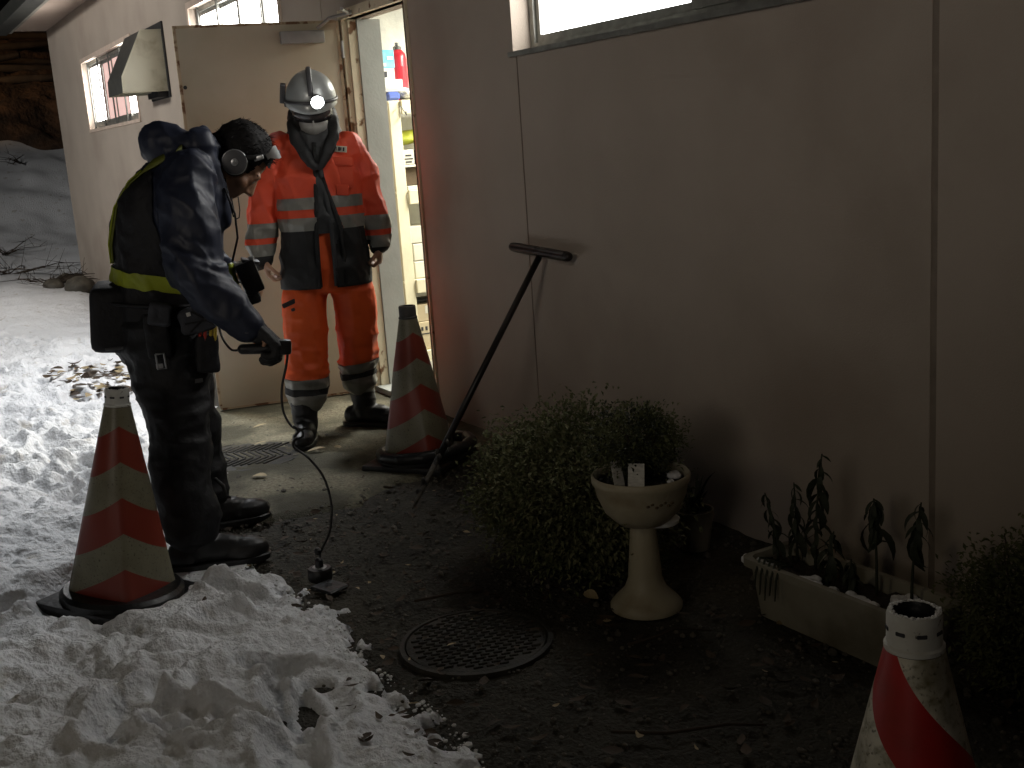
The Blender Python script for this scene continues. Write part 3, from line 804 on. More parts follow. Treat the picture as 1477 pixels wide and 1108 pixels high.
# ================================================================== traffic cones
def cone_body(H, r0, r1, e0, e1, n=48, steps=24):
    m = MB(); rings = []
    for i in range(steps + 1):
        t = i / steps
        r = r0 + (r1 - r0) * t; e = e0 + (e1 - e0) * min(1, t * 1.6)
        rings.append(((0, 0, H * t), (1, 0, 0), (0, 1, 0), r, r, e))
    V = []; F = []
    for (c, u, v, a, b, e) in rings:
        for k in range(n):
            th = 2 * math.pi * k / n
            # blend of a diamond with rounded corners (on the axes) and a circle
            ct, st = math.cos(th), math.sin(th)
            dia = 1.0 / (abs(ct) ** 1.12 + abs(st) ** 1.12) ** (1 / 1.12)
            w = e
            q = a * ((1 - w) + w * dia)
            V.append((q * ct, q * st, c[2]))
    for i in range(steps):
        for k in range(n):
            a = i * n + k; b2 = i * n + (k + 1) % n
            F.append((a, b2, b2 + n, a + n))
    m.add(V, F)
    return m

def make_cone(name, label, loc, rotz, tilt, material, square, collar, slots=True, crumbs=True, base=0.19):
    c = thing(name, label, 'traffic cone', loc, 0, 'red and white traffic cones on the ground')
    c.rotation_euler = Matrix.Rotation(tilt[0], 3, Vector((tilt[1], tilt[2], 0))).to_euler() if tilt else (0, 0, 0)
    rot = Matrix.Rotation(rotz, 4, 'Z')
    H = 0.645
    b = cone_body(H - 0.04, 0.166 if square else 0.182, 0.040, 1.0 if square else 0.0, 0.12 if square else 0.0)
    b.V = [(x, y, z + 0.04) for x, y, z in b.V]
    o = b.build('cone_body', [material], c, True); o.rotation_euler = (0, 0, rotz)
    m = MB()
    m.lathe([(0.0405, 0.646), (0.0405, 0.652), (0.037, 0.655), (0.037, 0.694), (0.035, 0.70), (0.029, 0.70)], 32)
    m.F.pop(); m.F.pop()
    o = m.build('collar', [M[collar]], c); auto_smooth(o); o.data.polygons.foreach_get
    m = MB(); m.lathe([(0.029, 0.6995), (0.0275, 0.692), (0.0265, 0.60), (0.0265, 0.50)], 32); m.F.pop(-2); m.build('hollow', [M['rubber']], c, True)  # black inner wall paints the shade inside the cone's open top
    if slots:
        s = MB()
        for k in range(8):
            a = 2 * math.pi * k / 8 + 0.2
            s.rbox((0.0365 * math.cos(a), 0.0365 * math.sin(a), 0.676), (0.003, 0.014, 0.006), 0.0012, rot=(0, 0, a), seg=1)
        s.build('slot', [M['ink']], c)
    m = MB()
    q = base
    m.rbox((0, 0, 0.018), (q * 2, q * 2, 0.036), 0.012, rot=(0, 0, rotz + math.pi / 4 if square else rotz))
    m.lathe([(0.190, 0.030), (0.190, 0.05), (0.178, 0.062), (0.150, 0.062)], 40)
    auto_smooth(m.build('base', [M['rubber']], c))
    if crumbs:
        s = MB()
        for k in range(150):
            a = RNG.uniform(0, 6.28); r = RNG.normal(0.0310, 0.0016); w = float(np.clip(RNG.lognormal(-6.6, .45), .0006, .0038))
            s.ell((r * math.cos(a), r * math.sin(a), 0.7005), (w, w, w * 0.8), nu=6, nv=4)
        kind(s.build('snow_crumbs', [M['snowcrumb']], c, True), 'stuff')
    return c
CM = cone_mat('cone_bands', None)
CMH = cone_mat('cone_spiral_band', dict(c=0.075, per=0.4712, off=0.2935, white=(0.70, 0.67, 0.56)))
M['collar_w'] = mat('worn_white_collar', (0.62, 0.62, 0.58), (0.50, 0.49, 0.44), 30, 0.55, c3=(0.1, 0.09, 0.07), s3=90, lo3=0.66, hi3=0.72)
M['collar_d'] = mat('dark_collar', (0.035, 0.033, 0.03), (0.06, 0.055, 0.05), 30, 0.6)
# which way "towards the camera" lies from a spot
def facing(x, y): return math.atan2(-y, -x)
lc = make_cone('traffic_cone', 'dirty striped cone sunk in the snow beside the man in the dark parka', (-3.64, 0.563, 0.0), facing(-3.64, 0.563) + R(1.0), (R(-6.0), 0.97, -0.24), CM, True, 'collar_w')
mc = make_cone('traffic_cone', 'dim striped cone with a black top beside the lit doorway', (-4.445, 2.005, 0.0), facing(-4.44, 1.98) + R(17), None, CM, True, 'collar_d', slots=False, crumbs=False)
nc = make_cone('traffic_cone', 'nearest cone, round with spiral red band and snowy rim, before the white trough', (-1.007, 1.165, 0.0), R(0), None, CMH, False, 'collar_w')
# printed square marks on the middle cone, and its rubber weight
fr_ = facing(-4.44, 1.98) + R(17) - R(45)
def on_cone(parent, ang, z, w, h, mt, name):
    s = (0.166 + (0.040 - 0.166) * (z - 0.04) / 0.605) * 0.70
    m = MB()
    tilt = math.atan2(0.126 * 0.72, 0.605)
    mt4 = Matrix.Rotation(ang, 4, 'Z') @ Matrix.Translation((s + 0.0075, 0, z)) @ Matrix.Rotation(-tilt, 4, 'Y')
    for (a, b, c, d) in w: m.box((-0.0005, a * h, b * h), (0.0012, c * h, d * h), mat=mt4)
    return m.build(name, [mt], parent)
on_cone(mc, fr_, 0.265, [(-1, -1, 1, -.72), (-1, .72, 1, 1), (-1, -1, -.72, 1), (.72, -1, 1, 1), (-.1, -.6, .1, .6), (-.6, -.1, .6, .1)], 0.020, M['ink'], 'printed_mark')
on_cone(mc, fr_, 0.205, [(-1, -.7, 1, .7)], 0.018, M['ink'], 'printed_mark')
w = MB()
for k in range(13):
    a0 = 2 * math.pi * k / 12; a1 = 2 * math.pi * (k + 1) / 12
    if k < 12: w.capsule((0.20 * math.cos(a0), 0.20 * math.sin(a0), 0.028), (0.20 * math.cos(a1), 0.20 * math.sin(a1), 0.028), 0.026, n=8)
o = w.build('ring_weight', [M['rubber']], None, True, (-4.42, 2.03, 0.045), (R(3), R(-4), 0)); tag(o, 'black rubber ring weight round the foot of the doorway cone', 'weight')

# ================================================================== iron bar leaning on the wall
tb = thing('probing_bar', 'long black T handled steel bar leaning on the pink wall', 'probing bar', (-3.873, 1.695, 0.0))
P0 = Vector((0, 0, 0.002)); P1 = Vector((-0.141, 0.738, 0.905))
m = MB(); m.tube([P0.lerp(P1, 0.20), P0.lerp(P1, 0.6), P1], 0.0135, 10); m.build('shaft', [M['tshaft']], tb, True)
m = MB(); m.tube([P0.lerp(P1, 0.0), P0.lerp(P1, 0.03), P0.lerp(P1, 0.12), P0.lerp(P1, 0.215)], [0.003, 0.008, 0.010, 0.0125], 8)
for k in range(14):
    q = P0.lerp(P1, RNG.uniform(0.05, 0.26)); m.ell(q + Vector((RNG.normal(0, .008), RNG.normal(0, .008), RNG.normal(0, .006))), (0.010, 0.009, 0.016), nu=7, nv=5)
m.build('muddy_tip', [M['mud']], tb, True)
m = MB(); a = P1 + Vector((-0.213, -0.012, 0.012)); b = P1 + Vector((0.216, -0.012, -0.008)); m.capsule(a, b, 0.019, n=14); m.tube([a.lerp(b, .03), a.lerp(b, .47)], 0.0205, 14); m.tube([a.lerp(b, .53), a.lerp(b, .97)], 0.0205, 14)
auto_smooth(m.build('handle', [M['tshaft']], tb), 50)

# ================================================================== manhole covers
def manhole(label, loc, r, pattern, rz):
    t = thing('manhole_cover', label, 'manhole cover', loc, rz, 'round iron manhole covers')
    m = MB(); m.lathe([(r + 0.020, -0.02), (r + 0.018, 0.001), (r + 0.005, 0.003), (r + 0.003, -0.004)], 56); m.F.pop(); m.F.pop(); auto_smooth(m.build('ring', [M['iron']], t))
    m = MB(); m.lathe([(r, -0.02), (r, 0.000), (r - 0.004, 0.002)], 56); auto_smooth(m.build('plate', [M['iron']], t))
    b = MB(); step = 0.030 if pattern == 'v' else 0.021
    n = int(r / step) + 2
    for i in range(-n, n + 1):
        for j in range(-n, n + 1):
            if pattern == 'v':
                x = i * 0.034; y = j * 0.120; L = 0.135; a = R(58) if j % 2 else R(122); wd = 0.014
            else:
                x = i * 0.036 + (0.018 if j % 2 else 0); y = j * 0.0175; L = 0.026; a = R(0) if (i + j) % 2 else R(0); wd = 0.008
            if math.hypot(x, y) + L * (0.36 if pattern == 'v' else .5) > r - 0.004: continue
            b.rbox((x, y, 0.0045), (L, wd, 0.007), 0.0022, rot=(0, 0, a), seg=1)
    kind(b.build('tread', [M['iron']], t), 'stuff')
    return t
manhole('far manhole cover with a herringbone tread, by the boots of the man in orange', (-5.10, 1.425, 0.013), 0.245, 'v', R(64))
manhole('near manhole cover with a basket tread, in the dirt by the snow edge', (-2.67, 1.325, 0.004), 0.196, 'b', R(75))

# ================================================================== plants
def leaf_quads(m, p, d, L, W, droop=0.2, mi=0):
    d = Vector(d).normalized(); u, v = frame_z(d)
    side = u * math.cos(0) ; up = v
    a = p; b = p + d * L * 0.5 + up * L * 0.06; c = p + d * L - Vector((0, 0, L * droop))
    m.add([a, b + side * W * 0.5, c, b - side * W * 0.5], [(0, 1, 2), (0, 2, 3)], mi)

def shrub(name, label, loc, size, n, stems, mats, leaf=(0.018, 0.03), seedv=1, shell=0.55, cat='shrub'):
    g = np.random.default_rng(seedv)
    t = thing(name, label, cat, loc)
    s = MB()
    for k in range(stems):
        a = g.uniform(0, 6.28); e = Vector((math.cos(a) * size[0] * g.uniform(.3, .95), math.sin(a) * size[1] * g.uniform(.3, .95), size[2] * g.uniform(.5, .95)))
        mid = e * 0.5 + Vector((g.normal(0, .03), g.normal(0, .03), 0.03))
        s.tube([(e.x * .1, e.y * .1, 0.0), mid, e], [0.006, 0.004, 0.0015], 5)
    s.build('stem', [M['twig']], t, True)
    m = MB(); cl = []
    for k in range(int(n / 40)):
        while True:
            q = g.uniform(-1, 1, 3)
            if np.linalg.norm(q) < 1 and q[2] > -0.72 and np.linalg.norm(q) > shell * g.uniform(0.3, 1.0): break
        cl.append(q)
    for q in cl:
        c = Vector((q[0] * size[0], q[1] * size[1], (q[2] * 0.5 + 0.5) * size[2]))
        mi = int(g.uniform(0, 1) < 0.33)
        out = Vector((q[0], q[1], q[2] * .6 + .35)); out.normalize()
        for j in range(40):
            p = c + Vector(g.normal(0, 1, 3) * np.array([.032, .032, .03])) * (size[2] / 0.4)
            if p.z < 0.005: p.z = 0.005 + abs(p.z) * .3
            d = out + Vector(g.normal(0, 0.7, 3))
            leaf_quads(m, p, d, g.uniform(*leaf), g.uniform(.35, .5) * leaf[1], g.uniform(-.1, .5), mi)
    kind(m.build('leaves', [M[x] for x in mats], t), 'stuff')
    return t
shrub('shrub', 'wide leafy green shrub between the leaning bar and the pedestal planter', (-2.98, 1.87, 0.0), (0.35, 0.28, 0.50), 26000, 26, ('leaf', 'leaf2'), leaf=(0.012, 0.026), seedv=3, shell=.45)
shrub('shrub', 'olive shrub at the right edge of the picture under the wall', (-1.57, 2.28, 0.0), (0.21, 0.18, 0.37), 11000, 16, ('leaf', 'leaf'), leaf=(0.010, 0.022), seedv=5)

pp = thing('pedestal_planter', 'cream bowl planter raised on a flared pedestal beside the shrub', 'planter', (-2.57, 1.84, 0.0))
m = MB(); m.lathe([(0.105, 0.0), (0.105, 0.012), (0.090, 0.03), (0.062, 0.058), (0.050, 0.09), (0.046, 0.14), (0.041, 0.20), (0.037, 0.252)], 40); auto_smooth(m.build('pedestal', [M['ceramic']], pp), 60)
m = MB(); m.lathe([(0.034, 0.249), (0.072, 0.262), (0.108, 0.298), (0.128, 0.345), (0.134, 0.375), (0.141, 0.385), (0.142, 0.402), (0.137, 0.408), (0.129, 0.402), (0.127, 0.385)], 48); m.F.pop(); auto_smooth(m.build('bowl', [M['ceramic']], pp), 60)
m = MB(); m.lathe([(0.02, 0.374), (0.06, 0.379), (0.127, 0.383)], 30); m.build('soil', [M['soil']], pp, True)
m = MB(); m.lathe([(0.03, 0.252), (0.055, 0.253), (0.058, 0.264), (0.045, 0.268)], 26, (0.020, 0.046, 0.0)); auto_smooth(m.build('saucer', [M['white_pl']], pp))
# moulded sprig on the bowl
m = MB()
for k in range(7):
    a = R(-28 + k * 5.5); z = 0.345 + 0.006 * math.sin(k * 2.1); r = 0.1285
    m.ell((r * math.cos(a), r * math.sin(a), z), (0.004, 0.006, 0.004), nu=8, nv=5)
m.build('moulded_sprig', [M['brown']], pp, True)
shrub('bowl_plant', 'bushy small leaved plant growing in the cream bowl', (-2.605, 1.855, 0.38), (0.118, 0.135, 0.215), 5600, 14, ('leaf', 'leafdark'), leaf=(0.009, 0.017), seedv=8, cat='plant')
def card(label, loc, rz, lean, h=0.075, w=0.042):
    t = thing('plant_card', label, 'plant label', loc, rz, 'plant cards stuck in the bowl')
    m = MB(); m.rbox((0, 0, h / 2 - 0.01), (w, 0.0016, h), 0.0007, rot=(lean, 0, 0), seg=1); m.build('card', [M['card_label']], t)
    p = MB()
    for k in range(4):
        z = h * (0.82 - 0.17 * k) - 0.01
        p.box((-w * .36, -0.0016, z), (w * (0.36 - 0.12 * (k % 2)), -0.0011, z + h * .05), mat=Matrix.Rotation(lean, 4, 'X'))
    p.build('print', [M['ink']], t)
    return t
ca = math.atan2(1.84, -2.57) - math.pi / 2     # cards face the camera
card('narrow white plant card with a bent corner, left of the two in the bowl', (-2.545, 1.745, 0.39), ca + R(34), R(-14), 0.085, 0.034)
card('broad white plant card right of its neighbour in the bowl', (-2.500, 1.775, 0.39), ca + R(-8), R(-20), 0.080, 0.046)
for i, (dx, dy, s) in enumerate([(0.045, 0.085, 0.024), (0.075, 0.045, 0.010)]):
    b = MB()
    for k in range(7): b.ell((RNG.normal(0, s * .5), RNG.normal(0, s * .5), s * .35), (s * .6, s * .6, s * .45), nu=8, nv=6)
    V, N, F = remesh(b, s * .14, 1)
    o = link('snow_lump', new_mesh('snow_lump', V, F, M['snowcrumb'], smooth=True), loc=(-2.57 + dx, 1.84 + dy, 0.385))
    tag(o, ['larger snow lump at the back rim of the bowl', 'tiny snow crumb on the soil near the front of the bowl'][i], 'snow lump')

# trough with wilted plants
tr = thing('trough_planter', 'long weathered white trough planter at the foot of the wall', 'planter', (-2.065, 2.125, 0.0), R(1.5))
def trough():
    bm = bmesh.new()
    L, Wd, H = 0.295, 0.095, 0.17
    def ring(l, w, z, n=5, r=0.03):
        out = []
        for sx, sy, a0 in ((1, 1, 0), (-1, 1, 90), (-1, -1, 180), (1, -1, 270)):
            for k in range(n + 1):
                a = R(a0 + 90 * k / n)
                out.append(bm.verts.new((sx * (l - r) + r * math.cos(a), sy * (w - r) + r * math.sin(a), z)))
        return out
    rs = [ring(L - 0.03, Wd - 0.025, 0.0), ring(L - 0.012, Wd - 0.010, H - 0.03), ring(L - 0.012, Wd - 0.010, H - 0.028), ring(L + 0.006, Wd + 0.004, H - 0.024), ring(L + 0.006, Wd + 0.004, H), ring(L - 0.012, Wd - 0.014, H), ring(L - 0.018, Wd - 0.018, H - 0.02), ring(L - 0.02, Wd - 0.02, H - 0.06)]
    for a, b in zip(rs[:-1], rs[1:]):
        n = len(a)
        for k in range(n): bm.faces.new((a[k], a[(k + 1) % n], b[(k + 1) % n], b[k]))
    bm.faces.new(list(reversed(rs[0])))
    me = bpy.data.meshes.new('tub'); bm.to_mesh(me); bm.free(); me.materials.append(M['trough'])
    return me
auto_smooth(link('tub', trough(), tr), 40)
m = MB(); sv = []; sf = []
for i in range(21):
    for j in range(7):
        x = -0.272 + 0.544 * i / 20; y = -0.068 + 0.136 * j / 6
        sv.append((x, y, 0.138 + 0.008 * math.sin(i * 1.9 + j) + 0.006 * math.cos(j * 2.3 + i * .7)))
for i in range(20):
    for j in range(6): a = i * 7 + j; sf.append((a, a + 7, a + 8, a + 1))
m.add(sv, sf); m.build('soil', [M['soil']], tr, True)
for i, (x, y, l) in enumerate([(-0.24, -0.055, 0.05), (0.10, -0.05, 0.09), (-0.05, -0.058, 0.04), (0.225, 0.04, 0.05)]):
    b = MB()
    for k in range(9): b.ell((x + RNG.uniform(-l, l), y + RNG.normal(0, .010), 0.150), (0.020, 0.014, 0.012), nu=8, nv=6)
    V, N, F = remesh(b, 0.004, 1); V = V + N * (0.003 * fbm(V * 90, 2, 4))[:, None]
    o = link('snow_patch', new_mesh('snow_patch', V, F, M['snowcrumb'], smooth=True), loc=(-2.09, 2.125, 0.0)); tag(o, ['snow patch at the left end of the trough', 'long snow strip near the front middle of the trough', 'small snow patch left of the middle of the trough', 'snow patch at the back right corner of the trough'][i], 'snow patch')

big_leaf = None
def leaf_mesh(name, L, W, curl, mt, n=5):
    V = []; F = []
    for i in range(n + 1):
        t = i / n; w = W * math.sin(math.pi * min(0.97, t * 0.92 + 0.06)) ** 0.8
        a = curl * t; x = L * (math.sin(a) / curl if curl else t); z = -L * ((1 - math.cos(a)) / curl if curl else 0)
        V += [(x, -w / 2, z + w * .12), (x, 0, z), (x, w / 2, z + w * .12)]
    for i in range(n):
        a = i * 3; F += [(a, a + 3, a + 4, a + 1), (a + 1, a + 4, a + 5, a + 2)]
    return new_mesh(name, V, F, mt, smooth=True)
LEAVES = [leaf_mesh('leaf', 0.050 + 0.010 * k, 0.0135 + 0.0025 * k, 0.7 + .45 * k, M['leafdark']) for k in range(4)]
def wilted(label, loc, h, lean, nl, seedv, leafset=LEAVES, spread=1.0, low=0.25):
    g = np.random.default_rng(seedv)
    t = thing('wilted_plant', label, 'plant', loc)
    pts = [Vector((lean[0] * q * q, lean[1] * q * q, h * q)) for q in np.linspace(0, 1, 7)]
    m = MB(); m.tube(pts, [0.0045 - 0.0004 * i for i in range(7)], 6); m.build('stem', [M['leafdark']], t, True)
    for k in range(nl):
        q = low + (1 - low) * (k + 0.5) / nl
        p = Vector((lean[0] * q * q, lean[1] * q * q, h * q))
        o = link('leaf', leafset[int(g.integers(len(leafset)))], t, p, (g.normal(0, .25), R(g.uniform(5, 60)), k * 2.4 + g.normal(0, .3)))
        s = spread * g.uniform(.7, 1.15) * (0.7 + 0.5 * math.sin(math.pi * min(1, q))); o.scale = (s, s, s)
    return t
W_ = [('tall dark wilted plant with a leafy top, in the middle of the trough', (-2.20, 2.15, 0.14), 0.335, (0.01, 0.02), 30, 1.0, 0.2),
      ('dark drooping plant with an umbrella top near the right end of the trough', (-1.98, 2.15, 0.14), 0.262, (-0.01, 0.0), 22, 1.25, 0.70),
      ('hanging wilted plant beside the wall joint at the right end of the trough', (-1.885, 2.17, 0.14), 0.275, (0.02, 0.01), 16, 1.2, 0.6),
      ('short leafy wilted plant at the left end of the trough', (-2.325, 2.13, 0.14), 0.19, (-0.05, 0.0), 18, .85, 0.3),
      ('second dark plant from the left end of the trough, with upright leaves', (-2.28, 2.16, 0.14), 0.225, (-0.03, 0.02), 22, .9, 0.2),
      ('low wilted plant just right of the tall plant in the trough', (-2.12, 2.12, 0.14), 0.15, (0.02, 0.0), 24, .95, 0.05),
      ('low spreading wilted plant in front of the umbrella topped plant', (-2.04, 2.12, 0.14), 0.10, (0.02, -0.02), 22, 1.0, 0.05)]
for i, (lb, lo, h, le, nl, sp, lw) in enumerate(W_): wilted(lb, lo, h, le, nl, 40 + i, spread=sp, low=lw)
# trailing stalks over the trough's front
t = thing('trailing_plant', 'dead stalks hanging over the front of the trough near its left end', 'plant', (-2.30, 2.035, 0.165))
for k in range(5):
    m = MB(); x = 0.02 * k; m.tube([(x, 0.05, 0.0), (x + .006, 0.0, 0.016), (x + .012, -0.022, -0.02), (x + .008, -0.024, -0.07 - 0.01 * (k % 3))], [0.004, 0.004, 0.0035, 0.002], 5); m.build('stalk', [M['leafdark']], t, True)
# round pot with thin leaves behind the pedestal
pt = thing('flower_pot', 'small pale round flower pot behind the pedestal planter', 'flower pot', (-2.85, 2.25, 0.0))
m = MB(); m.lathe([(0.046, 0.0), (0.060, 0.105), (0.062, 0.107), (0.064, 0.135), (0.059, 0.135), (0.055, 0.110)], 30); m.F.pop(); auto_smooth(m.build('pot', [M['trough']], pt))
m = MB(); m.lathe([(0.02, 0.108), (0.056, 0.113)], 20); m.build('soil', [M['soil']], pt)
t = thing('pot_plant', 'thin bladed dark plant growing in the small round pot', 'plant', (-2.85, 2.25, 0.11))
g = np.random.default_rng(4)
for k in range(16):
    a = g.uniform(0, 6.28); L = g.uniform(.12, .26); lean = g.uniform(.1, .55)
    me = leaf_mesh('blade', L, 0.011, 0.4 + g.uniform(0, .8), M['leafdark'], 6)
    link('blade', me, t, (0.02 * math.cos(a), 0.02 * math.sin(a), 0), (0, -R(90) + lean, a))

# ================================================================== litter, stones, twigs
def clear(x, y):
    return y < 2.44
m = MB(); g = np.random.default_rng(5)
ico = [(0, 0, 1), (.9, 0, .3), (.28, .85, .3), (-.72, .52, .3), (-.72, -.52, .3), (.28, -.85, .3), (.7, .5, -.5), (-.3, .8, -.5), (-.9, 0, -.5), (-.3, -.8, -.5), (.7, -.5, -.5)]
icf = [(0, 1, 2), (0, 2, 3), (0, 3, 4), (0, 4, 5), (0, 5, 1), (1, 6, 2), (2, 7, 3), (3, 8, 4), (4, 9, 5), (5, 10, 1), (2, 6, 7), (3, 7, 8), (4, 8, 9), (5, 9, 10), (1, 10, 6)]
for k in range(7500):
    x = g.uniform(-6.2, -1.3); y = g.uniform(0.85, 2.44)
    s = float(np.clip(g.lognormal(-5.45, 0.5), 0.0016, 0.016))
    a = g.uniform(0, 6.28); fl = g.uniform(.45, .8)
    zb = float(slab_h(np.array([x]), np.array([y]))[0]) if -6.3 < x < -4.1 and y > 1.12 else 0.0
    if zb > .012 and g.uniform() < np.clip((y - 1.2) / .8, 0, .93): continue
    m.add([(x + s * (vx * math.cos(a) - vy * math.sin(a)), y + s * .8 * (vx * math.sin(a) + vy * math.cos(a)), max(zb, 0) + s * fl * (vz + .35) - 0.004) for vx, vy, vz in ico], icf)
kind(m.build('gravel', [M['stone']], None), 'stuff')
def litter(n, area, sz, name, mt, zf=0.004, seedv=1, hf=None):
    g = np.random.default_rng(seedv); m = MB()
    for k in range(n):
        x = g.uniform(area[0], area[1]); y = g.uniform(area[2], area[3])
        L = g.uniform(*sz); W = L * g.uniform(.28, .55); a = g.uniform(0, 6.28); cu = g.uniform(-.3, 1.2); tl = g.normal(0, .3)
        z = zf + g.uniform(0, .008) + (float(hf(np.array([x]), np.array([y]))[0]) if hf else 0)
        if hf and z < 0.01: continue
        mt4 = Matrix.Translation((x, y, z)) @ Matrix.Rotation(a, 4, 'Z') @ Matrix.Rotation(tl, 4, 'X')
        V = []
        for i in range(5):
            t = i / 4; w = W * (0.06, .8, 1, .7, .05)[i]; zz = L * .22 * cu * (2 * t - 1) ** 2
            V += [mt4 @ Vector((L * (t - .5), -w / 2, zz + w * .2)), mt4 @ Vector((L * (t - .5), 0, zz)), mt4 @ Vector((L * (t - .5), w / 2, zz + w * .2))]
        m.add(V, [q for i in range(4) for q in ((i * 3, i * 3 + 3, i * 3 + 4, i * 3 + 1), (i * 3 + 1, i * 3 + 4, i * 3 + 5, i * 3 + 2))])
    return kind(m.build(name, [mt], None, True), 'stuff')
litter(520, (-4.6, -1.35, 0.98, 2.42), (0.02, 0.055), 'leaf_litter', M['litter'], seedv=2)
litter(60, (-5.6, -1.6, 0.95, 2.42), (0.012, 0.03), 'pale_leaf_bits', M['litter_pale'], seedv=3)
litter(70, (-2.75, -1.8, 0.80, 1.12), (0.012, 0.04), 'litter_on_snow_edge', M['litter'], zf=0.002, seedv=4, hf=snow_height)
litter(85, (-7.9, -6.75, 0.92, 1.40), (0.03, 0.11), 'dead_leaves_on_snow', M['litter'], zf=0.012, seedv=6, hf=snow_height)
litter(46, (-7.8, -6.7, 0.95, 1.40), (0.03, 0.10), 'pale_leaves_on_snow', M['litter_pale'], zf=0.016, seedv=7, hf=snow_height)

m = MB(); g = np.random.default_rng(15)
for k in range(330):
    x = g.uniform(-4.6, -1.7); y = float(np.interp(x, EX, EY)) - abs(g.normal(0.0, 0.05)) + 0.03
    s_ = float(np.clip(g.lognormal(-5.5, .5), .002, .012)); a = g.uniform(0, 6.28)
    z = max(float(snow_height(np.array([x]), np.array([y]))[0]), 0.0)
    m.add([(x + s_ * (vx * math.cos(a) - vy * math.sin(a)), y + s_ * (vx * math.sin(a) + vy * math.cos(a)), z + s_ * .7 * (vz + .3)) for vx, vy, vz in ico], icf)
kind(m.build('snow_clods', [M['snowcrumb']], None), 'stuff')
def single_leaf(label, x, y, z, L, W, rz, tilt, mt, cu=.8, name='fallen_leaf'):
    me = leaf_mesh('leaf', L, W, cu, M[mt]); o = link(name, me, None, (x, y, z), (R(tilt), R(-14), R(rz)))
    return tag(o, label, 'leaf', 'single fallen leaves')
single_leaf('long pale leaf on the concrete just in front of the orange man\'s near boot', -4.93, 1.66, 0.022, 0.085, 0.03, 75, 5, 'litter_pale', .3)
single_leaf('curled pale leaf end standing up beside the long pale leaf', -4.93, 1.79, 0.018, 0.045, 0.02, 60, 30, 'litter_pale', 1.3)
single_leaf('pale torn leaf on the ground between the far manhole and the dark parka man', -4.72, 1.33, 0.018, 0.075, 0.045, 40, 3, 'litter_pale', .3)
single_leaf('small pale leaf lying on the herringbone manhole cover', -5.22, 1.50, 0.028, 0.06, 0.02, 80, 3, 'litter_pale', .2)
single_leaf('pale leaf behind the herringbone manhole cover near the door leaf', -5.62, 1.62, 0.016, 0.07, 0.022, 80, 3, 'litter_pale', .2)
single_leaf('yellow leaf lying alone in the dark dirt at the bottom of the picture', -1.96, 1.36, 0.014, 0.034, 0.022, 120, 25, 'litter_pale', .9)
single_leaf('brown curled leaf on the snow beside the foot of the nearer left cone', -3.25, 0.72, 0.085, 0.05, 0.03, 100, 60, 'litter', 1.8)
single_leaf('white pale leaf scrap lying on the basket tread manhole cover', -2.66, 1.23, 0.020, 0.026, 0.010, 70, 0, 'litter_pale', .2)
single_leaf('pale leaf under the shrub beside the pedestal', -2.72, 1.72, 0.022, 0.05, 0.035, 20, 25, 'litter_pale', 1.0)
for i, (lb, pts) in enumerate([('long thin twig lying across the dirt at the bottom of the picture', [(-2.02, 1.33, .012), (-1.93, 1.42, .018), (-1.88, 1.56, .016), (-1.83, 1.63, .012)]),
        ('forked twig on the dirt in front of the pedestal', [(-2.37, 1.63, .012), (-2.33, 1.70, .03), (-2.36, 1.78, .02), (-2.30, 1.86, .012)]),
        ('short twig in front of the basket tread manhole cover', [(-3.02, 1.30, .012), (-2.98, 1.42, .02), (-2.95, 1.50, .012)])]):
    m = MB(); m.tube(pts, [.004, .0045, .004, .0025][:len(pts)], 6); o = m.build('twig', [M['twig']], None, True); tag(o, lb, 'twig')
# dead brush and stones by the far corner
def brush(name, label, loc, n, L, seedv, cat='brush', flat=.4):
    g = np.random.default_rng(seedv); t = thing(name, label, cat, loc); m = MB()
    for k in range(n):
        a = g.uniform(0, 6.28); d = Vector((math.cos(a), math.sin(a), g.uniform(0.02, flat))); l = L * g.uniform(.4, 1)
        p = Vector((g.normal(0, .12 * L), g.normal(0, .12 * L), .01)); b = p + d * l * .5 + Vector((0, 0, .06 * l)); c = p + d * l + Vector((g.normal(0, .1 * l), g.normal(0, .1 * l), -.02 * l))
        c.z = max(c.z, 0.02)
        m.tube([p, b, c], [.008, .006, .002], 5)
        for q in range(2):
            e = b.lerp(c, g.uniform(0, .8)); m.tube([e, e + Vector(g.normal(0, .18 * l, 3)) + Vector((0, 0, .08 * l))], [.004, .0015], 4)
    m.build('twigs', [M['twig']], t, True)
    return t
brush('dead_brush', 'heap of dark dead branches at the far corner of the building', (-14.6, 2.0, 0.05), 30, 0.7, 1, flat=.14)
brush('dead_brush', 'dark branches lying along the far edge of the trodden snow at the left', (-16.3, 1.55, 0.08), 16, 1.2, 6, flat=.06)
brush('bare_sapling', 'low bare twigs poking out of the snowy slope left of the building', (-17.3, 1.80, 0.28), 7, 0.55, 3, 'sapling', .7)
brush('bare_sapling', 'small bare twigs higher up the snowy slope', (-20.4, 2.55, 1.52), 7, 0.45, 9, 'sapling', .8)
for i, (x, y, s) in enumerate([(-14.2, 1.95, .16), (-13.7, 2.15, .2), (-14.9, 2.2, .14)]):
    b = MB(); b.ell((0, 0, .2 * s), (s, s * .8, s * .6))
    V, N, F = remesh(b, s * .12, 1); V = V + N * (0.28 * s * fbm(V * 5 / s * .2 + i * 7, 4, 8))[:, None]
    o = link('boulder', new_mesh('boulder', V, F, M['stone'], smooth=True), loc=(x, y, .03)); tag(o, ['dark stone in the middle of the heap at the far corner', 'largest dark stone against the far wall foot', 'dark stone right at the corner of the building'][i], 'stone')
